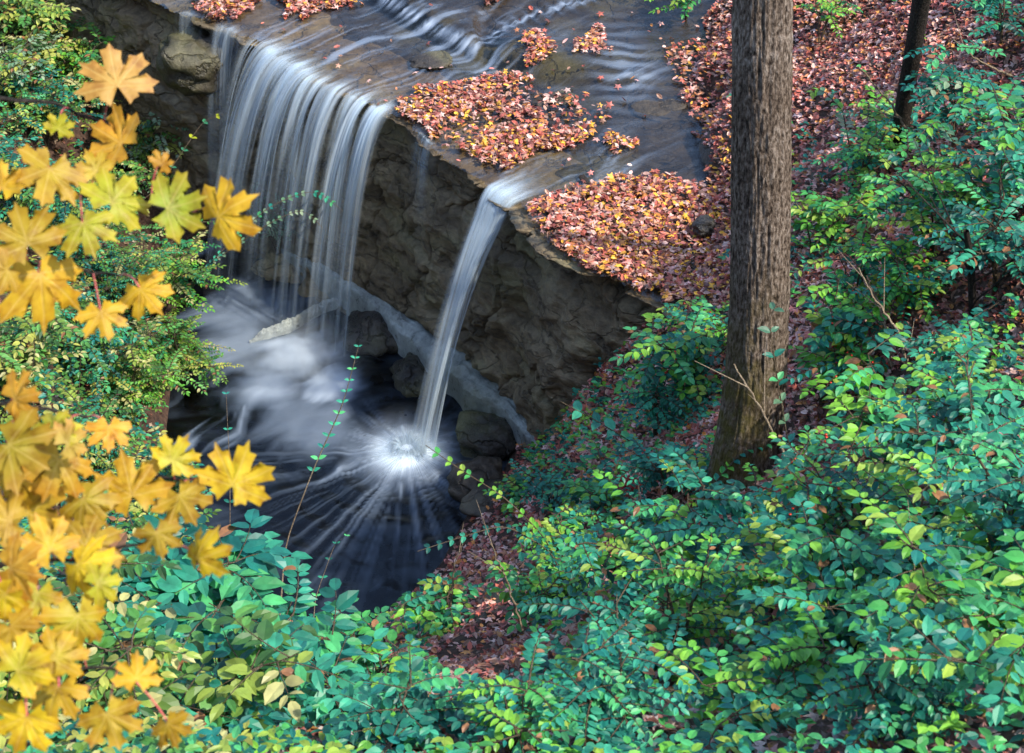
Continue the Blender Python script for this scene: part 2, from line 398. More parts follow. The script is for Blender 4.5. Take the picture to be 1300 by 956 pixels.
# ------------------------------------------------------------------ cliff
def build_cliff():
    ns, nt_ = 900, 130
    idx = np.linspace(0, 699, ns); P = np.stack([np.interp(idx, np.arange(700), LIPF[:, k]) for k in (0, 1)], 1)
    Nn = np.stack([np.interp(idx, np.arange(700), LN[:, k]) for k in (0, 1)], 1)
    s = np.interp(idx, np.arange(700), LEN)
    # profile: rows from behind the lip (top) to below the pool
    back = np.array([-.85, -.7, -.5, -.36, -.24, -.14, -.06]); t = np.linspace(0, 1, nt_)
    V = np.zeros((ns, nt_ + 7, 3))
    for k, b in enumerate(back):
        q = P + Nn * b; V[:, k, 0], V[:, k, 1] = q.T
        V[:, k, 2] = -.028 + (fbm(q[:, 0] * 5, q[:, 1] * 5, 0, 9) - .5) * .03 - (.02 if k == 6 else 0) - (.05 if k == 0 else 0)
    S, Tt = np.meshgrid(s, t, indexing='ij')
    z = -.03 - Tt * 2.45
    off = .03 + .06 * Tt
    # layered undercut beneath the lip
    lay = np.floor((z + fbm(S * 1.5, z * .5, 0, 4) * .25) * 9)
    step_ = vn(S * 1.6, lay * 1.0, 0, 3) - .5
    strat = sst(.30, .06, Tt) 
    off = off + step_ * .2 * strat - .16 * strat * sst(0, .05, Tt)
    off = off + (fbm(S * 1.1, z * 1.1, 0, 21, 5) - .5) * .45 * sst(.12, .4, Tt)
    off = off + (fbm(S * 5, z * 5, 0, 22, 5) - .5) * .16
    off = off + (fbm(S * 20, z * 26, 0, 23, 3) - .5) * .035
    lay2 = np.floor((z + fbm(S * .9, z * .3, 0, 34) * .5) * 5.5); off = off + (vn(S * 1.1, lay2 * 1.7, 0, 35) - .5) * .11 * sst(.1, .3, Tt)
    ridge = np.abs(fbm(S * 2.3, z * 1.6, 0, 27, 4) - .5); off = off - .09 * sst(.03, 0, ridge)
    off = off + .25 * sst(.72, .98, Tt) * (.5 + fbm(S * 2, 0, 0, 31))
    Ps, Ns = smooth(P, 220), smooth(Nn, 400); Ns /= np.linalg.norm(Ns, axis=1)[:, None]; bl = sst(0, .07, Tt)
    cx = P[:, :1] * (1 - bl) + Ps[:, :1] * bl; cy = P[:, 1:] * (1 - bl) + Ps[:, 1:] * bl; nx = Nn[:, :1] * (1 - bl) + Ns[:, :1] * bl; ny = Nn[:, 1:] * (1 - bl) + Ns[:, 1:] * bl
    V[:, 7:, 0] = cx + nx * off; V[:, 7:, 1] = cy + ny * off; V[:, 7:, 2] = z + (fbm(S * 8, z * 8, 0, 24) - .5) * .05 * sst(0, .1, Tt)
    o = mesh_np('cliff', V.reshape(-1, 3), gridf(ns, nt_ + 7), M_ROCK)
    tag(o, 'dark layered shale face under the falls', kind='structure')
build_cliff()

# rock slab running along the foot of the cliff
def slab(name, path, width, z0, thick, m, seed, label):
    C = smooth(resample(np.array([onz(u, v, z0)[:2] for u, v in path]), 260), 8)
    T = np.gradient(C, axis=0); T /= np.linalg.norm(T, axis=1)[:, None]; Nn = np.stack([T[:, 1], -T[:, 0]], 1)
    if Nn[130, 0] > 0: Nn = -Nn
    C = C + Nn * .06
    w = np.interp(np.linspace(0, 1, 260), np.linspace(0, 1, len(width)), width) * sst(-.01, .12, np.linspace(0, 1, 260)) * sst(1.01, .9, np.linspace(0, 1, 260))
    s = np.arange(260) * .02; k = 44; a = np.linspace(0, math.pi, k)
    S, A = np.meshgrid(s, a, indexing='ij')
    r = 1 + (fbm(S * 2, A * .8, 0, seed, 3) - .5) * .5
    off = np.cos(A) * (w[:, None]) * r; hz = np.sin(A) ** .7 * thick * r * (.2 + .8 * sst(0, .15, np.linspace(0, 1, 260)) * sst(1, .85, np.linspace(0, 1, 260)))[:, None]
    V = np.stack([C[:, :1] + Nn[:, :1] * off, C[:, 1:] + Nn[:, 1:] * off, z0 - thick + hz + (fbm(S * 9, A * 3, 0, seed + 3) - .5) * .05], -1)
    V[:, 0, 2] -= .35; V[:, -1, 2] -= .35
    o = mesh_np(name, V.reshape(-1, 3), gridf(260, k), m); tag(o, label, 'rock'); return o
slab('rock_shelf', [(360, 300), (420, 336), (475, 370), (540, 412), (600, 455), (655, 505), (700, 560)], [.03, .035, .045, .08, .14, .15, .08, .03], -1.70, .11, M_SLAB, 40, 'long pale wet rock shelf slanting along the foot of the cliff')
slab('rock_ridge', [(470, 372), (420, 385), (370, 412), (320, 430)], [.02, .03, .03, .02], -1.9, .08, M_SLAB, 50, 'thin wet rock ridge branching off the long pale shelf under the wide falls')

def rock(name, c, r, m, seed, label, sq=(1, 1, .7)):
    n1, n2 = 40, 24
    a = np.linspace(0, 2 * math.pi, n1, endpoint=False); b = np.linspace(0.02, math.pi - .02, n2)
    A, B = np.meshgrid(a, b, indexing='ij'); d = np.stack([np.cos(A) * np.sin(B), np.sin(A) * np.sin(B), np.cos(B)], -1)
    rad = r * (1 + (fbm(d[..., 0] * 1.6 + seed, d[..., 1] * 1.6, d[..., 2] * 1.6, seed, 5) - .5) * 1.1)
    V = d * rad[..., None] * np.array(sq)
    i = np.arange(n1 * n2).reshape(n1, n2); j = np.roll(i, -1, 0)
    Fq = np.stack([i[:, :-1], i[:, 1:], j[:, 1:], j[:, :-1]], -1).reshape(-1, 4)
    o = mesh_np(name, V.reshape(-1, 3), Fq, m); o.location = tuple(map(float, c)); tag(o, label, 'rock'); return o
ROCKS = [((620, 555), -1.95, .24, M_WET, 'dark rounded rock between the bright splash and the pale shelf end'),
         ((610, 610), -1.95, .22, M_BED, 'brown rock at the pool edge just right of the bright splash'),
         ((480, 420), -1.95, .26, M_WET, 'dark wet boulder under the middle of the long pale shelf'),
         ((530, 480), -2.0, .22, M_WET, 'dark wet boulder left of the narrow waterfall foot'),
         ((650, 640), -1.85, .25, M_BED, 'brown muddy rock below the end of the pale shelf'),
         ((893, 287), .1, .08, M_WET, 'small black stone on red leaves left of the big trunk'),
         ((548, 78), .0, .13, M_BED, 'flat brown stone in the rapid water between the wide falls and the leaf islands'),
         ((700, 128), -.03, .16, M_BED, 'low dark stone at the back of the large leaf mat'),
         ((838, 140), -.04, .18, M_BED, 'low wet stone in the stream left of the big trunk'),
         ((735, 222), -.04, .12, M_BED, 'low wet stone in the current feeding the narrow waterfall'),
         ((830, 200), -.04, .12, M_BED, 'small flat wet stone right of the tiny leaf island'),
         ((250, 75), -.35, .32, M_BED, 'mossy brown boulder left of the wide waterfall top')]
for i, (p, z, r, m, l) in enumerate(ROCKS):
    q = onz(*p, z); rock('rock', q, r, m, 60 + i * 7, l, (1.3, 1, .3) if 'flat' in l or 'low ' in l else (1, 1, .7))

# ------------------------------------------------------------------ water sheets
def sheet(name, x0, x1, y0, y1, step, keep, zf, foamf, label):
    xs = np.arange(x0, x1, step); ys = np.arange(y0, y1, step)
    X, Y = np.meshgrid(xs, ys, indexing='ij')
    k = keep(X, Y).ravel(); fo = foamf(X, Y); Z = zf(X, Y, fo)
    Fq = gridf(len(xs), len(ys)); Fq = Fq[k[Fq].all(1)]
    used = np.unique(Fq); mp = np.full(len(k), -1); mp[used] = np.arange(len(used))
    V = np.stack([X, Y, Z], -1).reshape(-1, 3)[used]
    o = mesh_np(name, V, mp[Fq], M_POOL if name == 'pool_water' else M_WATER, attrs={'foam': np.clip(fo, 0, 1).ravel()[used]})
    tag(o, label, kind='structure'); return o
PER = np.array([-FLOW[1], FLOW[0]])
def flowc(X, Y, warp=.5):
    a = X * FLOW[0] + Y * FLOW[1]; b = X * PER[0] + Y * PER[1]
    b = b + (fbm(X * .9, Y * .9, 0, 70, 3) - .5) * warp + (fbm(X * 4, Y * 4, 0, 75, 2) - .5) * .10
    a = a + (fbm(X * 2.5, Y * 2.5, 0, 76, 3) - .5) * .9
    return a, b
fast = [(*onz(u, v, 0)[:2], r) for u, v, r in [(540, 60, .75), (600, 85, .4), (460, 70, .8), (380, 60, .5), (430, 110, .45), (480, 130, .3), (660, 235, .45), (720, 225, .4), (760, 205, .3), (620, 235, .25), (800, 90, .25), (570, 110, .4)]]
def up_foam(X, Y):
    a, b = flowc(X, Y)
    st = fbm(a * 2.2, b * 11, 0, 71, 4); st2 = fbm(a * 3.2, b * 34, 0, 72, 3)
    act = 0 * X
    for fx, fy, r in fast: act = np.maximum(act, np.exp(-((X - fx) ** 2 + (Y - fy) ** 2) / r ** 2))
    f = sst(.5, .76, st * .55 + st2 * .45 + .03 * act) * (.04 + .26 * act)
    d = np.full(X.shape, 9.0)
    for k in range(0, 120, 2): d = np.minimum(d, np.hypot(X - STF[k, 0], Y - STF[k, 1]))
    f = f + .45 * np.exp(-(d / .05) ** 2) * sst(.35, .65, st2 * .6 + fbm(X * 2, Y * 2, 0, 73) * .4)
    # still riffle at the upper right
    c = onz(790, 85, 0); rf = np.exp(-((X - c[0]) / .22) ** 2 - ((Y - c[1]) / .6) ** 2)
    f = f + .22 * rf * sst(.2, .9, np.sin(Y * 38 + fbm(X * 4, Y * 4) * 5) * .5 + .5)
    return f
def up_z(X, Y, f):
    a, b = flowc(X, Y)
    act = 0 * X
    for fx, fy, r in fast: act = np.maximum(act, np.exp(-((X - fx) ** 2 + (Y - fy) ** 2) / r ** 2))
    return wup(X, Y) + (fbm(a * 2.2, b * 9, 0, 74, 4) - .5) * (.006 + .018 * act) - .012 * 0
sheet('stream_water', -7.5, 4.2, 10.5, 21, .022, lambda X, Y: (sdist(X, Y) < .02) & (bank(X, Y) < .12), up_z, up_foam, 'shallow stream above the falls')

IMP = onz(517, 578, -2); IM2 = onz(372, 455, -2); IM3 = onz(425, 488, -2); IM4 = onz(300, 395, -2)
def pool_foam(X, Y):
    def rad(c, fr, seed, r0, tw=0.):
        dx, dy = X - c[0], Y - c[1]; r = np.hypot(dx, dy); th = np.arctan2(dy, dx) + tw * r
        n = fbm(np.cos(th) * fr, np.sin(th) * fr, r * .5, seed, 4)
        n2 = fbm(np.cos(th) * fr * 3, np.sin(th) * fr * 3, r * 1.0, seed + 9, 2)
        return r, th, n * .65 + n2 * .35
    r, th, n = rad(IMP, 15, 80, 1)
    reach = .85 + .35 * np.cos(th + R(105))            # longest towards lower left
    f = sst(.42, .70, n) * np.exp(-(r / reach) ** 1.9) * .30
    f = f + 1.6 * np.exp(-(r * (1 + 1.8 * (n - .5)) / .17) ** 2) + .5 * np.exp(-(r / .22) ** 2) * sst(.35, .6, n) + .4 * np.exp(-(r / .3) ** 2) * n * 1.4
    wx = X + (fbm(X * 1.8, Y * 1.8, 0, 91, 3) - .5) * .7; wy = Y + (fbm(X * 1.8, Y * 1.8, 0, 92, 3) - .5) * .7
    cl = fbm(wx * 2.2, wy * 2.2, 0, 93, 4); fl = fbm((wx * PER[0] + wy * PER[1]) * 9, (wx * FLOW[0] + wy * FLOW[1]) * 1.6, 0, 94, 4)
    g = 0 * X
    for c, rr, am in ((IM2, .34, .6), (IM3, .28, .6), (IM4, .5, .28), (onz(340, 490, -2), .3, .5), (onz(300, 440, -2), .42, .3), (onz(400, 540, -2), .5, .22)):
        q = np.exp(-(np.hypot(X - c[0], Y - c[1]) / rr) ** 2)
        g = np.maximum(g, am * sst(.25, 1.2, q * 1.1 + (cl - .5) * 1.1 + (fl - .5) * 1.3 * (1.15 - q)))
    # drifting filaments from the broad falls down to the lower left
    p0 = onz(370, 470, -2); p1 = onz(215, 600, -2); d = p1[:2] - p0[:2]; L = np.linalg.norm(d); d /= L
    a = (X - p0[0]) * d[0] + (Y - p0[1]) * d[1]; b = (X - p0[0]) * -d[1] + (Y - p0[1]) * d[0]
    bb = b + (fbm(X * 1.5, Y * 1.5, 0, 101, 3) - .5) * .5
    g = np.maximum(g, sst(.48, .75, fbm(a * 1.5, bb * 11, 0, 102)) * np.exp(-(b / .38) ** 2) * sst(-.3, .2, a) * sst(L * 1.35, L * .6, a) * .3)
    base = sst(.55, .8, fbm(X * 2.2, Y * 5, 0, 103, 4)) * .04
    return np.maximum(f, g) + base
def pool_z(X, Y, f):
    r = np.hypot(X - IMP[0], Y - IMP[1])
    return -2 + (fbm(X * 5, Y * 5, 0, 110, 4) - .5) * .04 + np.clip(f, 0, 1) * .05 + .02 * np.exp(-(r / .2) ** 2) + .012 * np.sin(r * 26) * np.exp(-r)
sheet('pool_water', -4.6, 1.6, 8.6, 17.5, .02, lambda X, Y: (sdist(X, Y) > -.1) & (bank(X, Y) < -1.85), pool_z, pool_foam, 'dark plunge pool with streaks of foam')

# ------------------------------------------------------------------ waterfalls
def veil(a0, a1, v0, seed, dens, zend=-2.0, layers=3, nu=420, nv=80, spread=0., freq=26, edge=.08, fade=.0, soft=(.38, .68), vz=0.):
    Vs, Fs, As, n = [], [], [], 0
    i0, i1 = lip_at(*a0), lip_at(*a1)
    for L in range(layers):
        u = np.linspace(0, 1, nu); idx = i0 + (i1 - i0) * u
        P = np.stack([np.interp(idx, np.arange(700), smooth(LIPF, 8)[:, k]) for k in (0, 1)], 1)
        Nn = smooth(np.stack([np.interp(idx, np.arange(700), LN[:, k]) for k in (0, 1)], 1), 3)
        Ls = abs(LEN[i1] - LEN[i0])
        vel = v0 * (1 + (fbm(u * Ls * 3, 3 + L, 0, seed + L) - .5) * .35) - L * .1
        tmax = (-vz + math.sqrt(vz * vz + 4 * 4.9 * -zend)) / 9.8 * 1.02
        t = np.r_[np.linspace(-.22, 0, 8)[:-1], np.linspace(0, tmax, nv)]
        U, T = np.meshgrid(u, t, indexing='ij')
        Tp = np.maximum(T, 0)
        hor = vel[:, None] * T + (fbm(U * Ls * 14, T * .7, 0, seed + 5 + L) - .5) * .07 * sst(0, .25, Tp)
        side = (U - .5) * spread * Tp
        TT = np.gradient(P, axis=0); TT /= np.linalg.norm(TT, axis=1)[:, None]
        x = P[:, :1] + Nn[:, :1] * hor + TT[:, :1] * side; y = P[:, 1:] + Nn[:, 1:] * hor + TT[:, 1:] * side
        z = .012 - L * .006 - 4.9 * Tp ** 2 - vz * Tp * sst(0, .12, Tp) + np.where(T < 0, T * 0.02, 0) + (fbm(U * Ls * 9, 0 * U, 0, seed + 8) - .5) * .05
        st = fbm(U * Ls * freq, T * 1.1 + L * 5, 0, seed + 11 + L, 4) * .6 + fbm(U * Ls * freq * .35, T * .8 + L * 3, 0, seed + 17 + L, 2) * .4
        al = sst(soft[0], soft[1], st)
        al = al * (1 - fade * sst(.15, 1., Tp / tmax)) * (.15 + .85 * sst(-.12, .05, T)) * sst(-.22, -.1, T) * dens
        e = sst(0, edge, U) * sst(1, 1 - edge, U)
        al = al * e
        Vs.append(np.stack([x, y, z], -1).reshape(-1, 3)); Fs.append(gridf(nu, len(t)) + n); As.append(al.ravel()); n += x.size
    return np.concatenate(Vs), np.concatenate(Fs), np.concatenate(As)
def fall(parts_, label):
    V, Fq, A, n = [], [], [], 0
    for v, f, a in parts_: V.append(v); Fq.append(f + n); A.append(a); n += len(v)
    o = mesh_np('waterfall', np.concatenate(V), np.concatenate(Fq), M_VEIL, attrs={'alpha': np.concatenate(A)})
    tag(o, label, 'waterfall')
fall([veil((330, 55), (497, 147), 1.15, 200, .8, fade=.85, freq=18, soft=(.45, .68)), veil((315, 48), (430, 110), 1.3, 230, .6, fade=.9, layers=2, soft=(.4, .68)), veil((440, 118), (497, 147), 1.0, 260, .6, fade=.4, layers=1, nu=160)], 'wide white curtain waterfall pouring over the ledge between leaves')
fall([veil((612, 236), (664, 258), 1.7, 300, .62, fade=.45, vz=1.3, nu=200, freq=34, edge=.22, spread=-.5, soft=(.34, .64)), veil((618, 238), (658, 256), 1.78, 330, .25, vz=1.3, layers=1, nu=120, edge=.3, soft=(.1, .4))], 'narrow slanting waterfall dropping past the pale rock shelf')
fall([veil((272, 30), (318, 50), .55, 360, .4, fade=.6, layers=2, nu=120, edge=.2)], 'faint grey waterfall at the far left end of the ledge')
fall([veil((520, 165), (560, 195), .3, 390, .35, zend=-.9, fade=.95, layers=2, nu=100, edge=.3)], 'thin misty trickle between the wide and narrow waterfalls')
fall([veil((225, 12), (262, 26), .3, 420, .3, zend=-.7, fade=.9, layers=1, nu=100, edge=.3)], 'faint trickle over the dark rock above the yellow leaves')

# splash: thrown streaks of water round each impact
def splash(c, n, rmax, up, seed, label, wid=.006, amp=.6, sector=None):
    r_ = np.random.default_rng(seed); tb = Tubes()
    for i in range(n):
        th = r_.uniform(0, 2 * math.pi) if sector is None else r_.uniform(*sector)
        L = rmax * r_.uniform(.25, 1) ** 1.3; e = up * r_.uniform(.1, 1)
        s = np.linspace(0, 1, 9); rad = .03 + L * s
        P = np.stack([c[0] + np.cos(th) * rad, c[1] + np.sin(th) * rad, c[2] + .02 + e * 4 * s * (1 - s) * L], 1)
        tb.add(P, wid * (1 - .6 * s) * r_.uniform(.5, 1.2), 4, attr=amp * r_.uniform(.3, 1) * (1 - s) ** 1.4)
    V = np.concatenate(tb.V)
    o = mesh_np('water_splash', V, np.concatenate(tb.F), M_VEIL, attrs={'alpha': np.concatenate(tb.A)})
    tag(o, label, 'splash', kind='stuff')
splash(IMP, 1300, .5, .2, 5, 'bright starburst splash where the narrow waterfall lands', .0035, .36)
splash(IMP, 900, .16, .9, 15, 'dense white core in the middle of the starburst splash', .007, .9)
def mist(c, rad, dens, label, seed):
    n1, n2 = 24, 14
    A, B = np.meshgrid(np.linspace(0, 2 * math.pi, n1, endpoint=False), np.linspace(.02, math.pi - .02, n2), indexing='ij')
    V = np.stack([np.cos(A) * np.sin(B), np.sin(A) * np.sin(B), np.cos(B)], -1).reshape(-1, 3)
    i_ = np.arange(n1 * n2).reshape(n1, n2); j_ = np.roll(i_, -1, 0)
    m, nt, out = mat('mist'); oc = objc(nt)
    ln = N(nt, 'ShaderNodeVectorMath', operation='LENGTH'); nt.links.new(oc, ln.inputs[0])
    fall_ = mth(nt, 'POWER', mth(nt, 'SUBTRACT', 1.0, ln.outputs['Value'], True), 2.0)
    nz = ramp(nt, noise_n(nt, geo(nt), 7, 4), [(.35, (.1,) * 3), (.7, (1.6,) * 3)])
    v = N(nt, 'ShaderNodeVolumePrincipled'); v.inputs['Color'].default_value = (.93, .98, 1, 1); v.inputs['Anisotropy'].default_value = .2
    nt.links.new(mth(nt, 'MULTIPLY', mth(nt, 'MULTIPLY', fall_, nz), dens), v.inputs['Density']); nt.links.new(v.outputs[0], out.inputs['Volume'])
    o = mesh_np('mist', V, np.stack([i_[:, :-1], i_[:, 1:], j_[:, 1:], j_[:, :-1]], -1).reshape(-1, 4), m)
    o.location = tuple(map(float, c)); o.scale = rad; tag(o, label, 'mist', kind='stuff')
mist(IMP + np.array([0, 0, .05]), (.5, .5, .34), 5.0, 'soft white spray glowing round the starburst splash', 1)
mist((IM2 + IM3) / 2 + np.array([-.1, 0, .1]), (.75, .6, .35), 4.0, 'bluish spray drifting over the foam under the wide waterfall', 2)

# ------------------------------------------------------------------ fallen leaves
PAL = np.array([(.42, .10, .065), (.55, .20, .17), (.34, .09, .07), (.64, .34, .30), (.72, .48, .42), (.30, .16, .11), (.62, .25, .06), (.48, .12, .08), (.42, .17, .08), (.20, .06, .045), (.50, .28, .20), (.14, .05, .04), (.60, .36, .30)])
def inpoly(u, v, poly):
    c = np.zeros(np.shape(u), bool); j = len(poly) - 1
    for i in range(len(poly)):
        xi, yi = poly[i]; xj, yj = poly[j]
        c ^= ((yi > v) != (yj > v)) & (u < (xj - xi) * (v - yi) / (yj - yi + 1e-9) + xi); j = i
    return c
MATS = [[(500, 140), (530, 120), (600, 108), (630, 92), (655, 103), (690, 110), (770, 138), (762, 152), (745, 172), (735, 188), (690, 193), (640, 214), (610, 205), (560, 185), (520, 160)],
        [(668, 262), (720, 248), (800, 226), (880, 232), (960, 230), (960, 400), (870, 392), (800, 372), (740, 347), (703, 325), (680, 290)],
        [(660, 72), (680, 55), (705, 65), (700, 82), (675, 86)], [(728, 60), (745, 44), (768, 55), (760, 72), (735, 75)], [(772, 185), (785, 173), (803, 182), (797, 200), (778, 202)],
        [(610, -5), (648, -5), (642, 14), (618, 16)], [(235, -25), (335, -10), (322, 18), (290, 28), (262, 18)], [(345, -20), (470, -20), (455, 8), (380, 25), (360, 12)],
        [(838, 62), (960, 50), (960, 240), (900, 232), (915, 190), (880, 160), (862, 100)]]
MATW = [np.array([onz(u, v, 0)[:2] for u, v in m]) for m in MATS]
def scatter_litter():
    n = 460000
    x = rng.uniform(-4.6, 5.2, n); y = rng.uniform(3.4, 20.5, n)
    g = ground(x, y); u, v, w = project(x, y, g)
    vis = (u > -90) & (u < 1390) & (v > -80) & (v < 1040)
    x, y, g, u, v, w = (a[vis] for a in (x, y, g, u, v, w))
    sd = sdist(x, y); b = bank(x, y)
    mat_ = np.zeros(len(x), bool); p = rng.random(len(x))
    wob = (fbm(x * 3, y * 3, 0, 500, 4) - .5)
    for k, m in enumerate(MATW):
        jx, jy = (fbm(x * 7, y * 7, 0, 501, 3) - .5) * .28, (fbm(x * 7, y * 7, 0, 502, 3) - .5) * .28
        hit = inpoly(x + jx, y + jy, [tuple(q) for q in m]) & (sd < -.01)
        hole = fbm(x * 2.4, y * 2.4, 0, 503, 4)
        if k == 0: hit &= ~((hole > .60) & (p > .2))
        if k == 8: hit &= (p < .4 + .9 * (hole - .4))
        mat_ |= hit
    land = (b > np.where(sd < 0, .0, -1.95)) & ~mat_ & (g <= b + .12)
    stray = (~mat_) & (~land) & (sd < 0) & (p < .004)
    cl = fbm(x * .8, y * .8, 0, 505, 3)
    soil_ = inpoly(u, v, [(560, 560), (720, 545), (745, 700), (700, 720), (690, 860), (560, 870), (540, 700)])
    landk = land & (p < np.where(soil_, .3, 1.0) * np.where(u < 330, .12, 1.0) * np.where(w < 9, .42, .8) * sst(.25, .5, cl + .15))
    keep = mat_ | landk | stray
    x, y, g, w, mat_, u, v = (a[keep] for a in (x, y, g, w, mat_, u, v))
    z = np.where(mat_, np.maximum(g, wup(x, y)) + rng.uniform(.005, .055, len(x)), g + rng.uniform(.0, .03, len(x)))
    z = np.where(~mat_ & (sdist(x, y) < 0), np.maximum(z, wup(x, y) + .02), z)
    m = len(x); hue = fbm(x * 1.1, y * 1.1, 0, 506, 3)
    ci = rng.integers(0, len(PAL), m); col = PAL[ci]
    ye = mat_ & (rng.random(m) < np.where(hue > .52, .16, .05)); col = np.where(ye[:, None], np.array([(.78, .42, .05)]), col)
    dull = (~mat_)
    col = col * np.where(dull[:, None], np.where(w > 11, 1.25, .8)[:, None], 1.1) * rng.uniform(.6, 1.3, (m, 1))  # far leaves off the mats brightened: sunlight on that slope put into their colour
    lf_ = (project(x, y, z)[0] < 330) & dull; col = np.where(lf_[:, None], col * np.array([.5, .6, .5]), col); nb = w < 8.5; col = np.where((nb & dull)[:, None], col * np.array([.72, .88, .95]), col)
    th = rng.uniform(0, 2 * math.pi, m); Yv = np.stack([np.cos(th), np.sin(th), rng.normal(0, .35, m)], 1)
    Zv = np.stack([rng.normal(0, .4, m), rng.normal(0, .4, m), np.ones(m)], 1)
    L = rng.uniform(.028, .062, m) * np.where(w < 8, 1.0, 1.0)
    star = rng.random(m) < .4
    pos = np.stack([x, y, z], 1)
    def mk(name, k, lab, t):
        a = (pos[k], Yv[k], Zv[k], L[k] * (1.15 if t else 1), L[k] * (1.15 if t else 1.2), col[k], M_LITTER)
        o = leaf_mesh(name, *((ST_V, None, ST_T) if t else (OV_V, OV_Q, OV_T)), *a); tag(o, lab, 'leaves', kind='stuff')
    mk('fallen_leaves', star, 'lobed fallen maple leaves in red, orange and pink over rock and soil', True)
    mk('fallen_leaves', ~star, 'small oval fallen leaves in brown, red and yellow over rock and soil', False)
    print('litter', m)
scatter_litter()

# ------------------------------------------------------------------ shrubs
TEAL = [(.015, .17, .115), (.03, .27, .17), (.012, .12, .09), (.05, .36, .21), (.08, .42, .15), (.015, .20, .16)]
LIME = [(.13, .42, .04), (.22, .5, .05), (.07, .36, .08), (.3, .45, .06), (.04, .25, .09)]
OLIVE = [(.14, .26, .04), (.28, .38, .06), (.07, .17, .03), (.40, .42, .08), (.04, .12, .03), (.12, .34, .07), (.48, .46, .18), (.08, .26, .05)]
PALE = [(.13, .26, .14), (.22, .34, .2), (.08, .2, .12), (.3, .38, .24)]
MIXD = TEAL + LIME
BRIGHT = TEAL + LIME * 2
def perp(d):
    a = np.array([0, 0, 1.0]); x = np.cross(d, a); n = np.linalg.norm(x)
    return x / n if n > 1e-3 else np.array([1.0, 0, 0])
def spray(P0, d, L, leaf, pal, rs, out, tb, droop=.25, r0=.0035, npairs=None):
    """one arching branchlet with opposite leaves held flat"""
    n = 7; s = np.linspace(0, 1, n); d = d / np.linalg.norm(d)
    side0 = perp(d); bend = rs.normal(0, .18)
    P = P0 + d[None] * (L * s)[:, None] + side0[None] * (bend * L * s ** 2)[:, None] + np.array([0, 0, -1])[None] * (droop * L * s ** 2)[:, None]
    tb.add(P, r0 * (1 - .7 * s), 4)
    npairs = npairs or max(3, int(L / (leaf * .55)))
    base = np.array(pal[rs.integers(len(pal))])
    for k in range(npairs):
        t = .12 + .88 * (k + .5) / npairs; q = np.array([np.interp(t, s, P[:, j]) for j in range(3)])
        i = min(int(t * (n - 1)), n - 2); T = P[i + 1] - P[i]; T /= np.linalg.norm(T); sd = perp(T)
        for sg in (-1, 1):
            if rs.random() < .06: continue
            dd = sd * sg + T * rs.uniform(.25, .8) + np.array([0, 0, rs.normal(-.05, .22)])
            Ls = leaf * rs.uniform(.65, 1.15) * (1 - .3 * t)
            c = base * rs.uniform(.75, 1.3) if rs.random() < .75 else np.array(pal[rs.integers(len(pal))])
            if rs.random() < .025: c = np.array((.35, .16, .07))
            out.append((q + dd * .004, dd, np.array([rs.normal(0, .25), rs.normal(-.12, .25), 1]), Ls, Ls * rs.uniform(.85, 1.25), c))
    out.append((P[-1], P[-1] - P[-2], np.array([0, 0, 1.0]), leaf * .8, leaf * .8, base)); return P
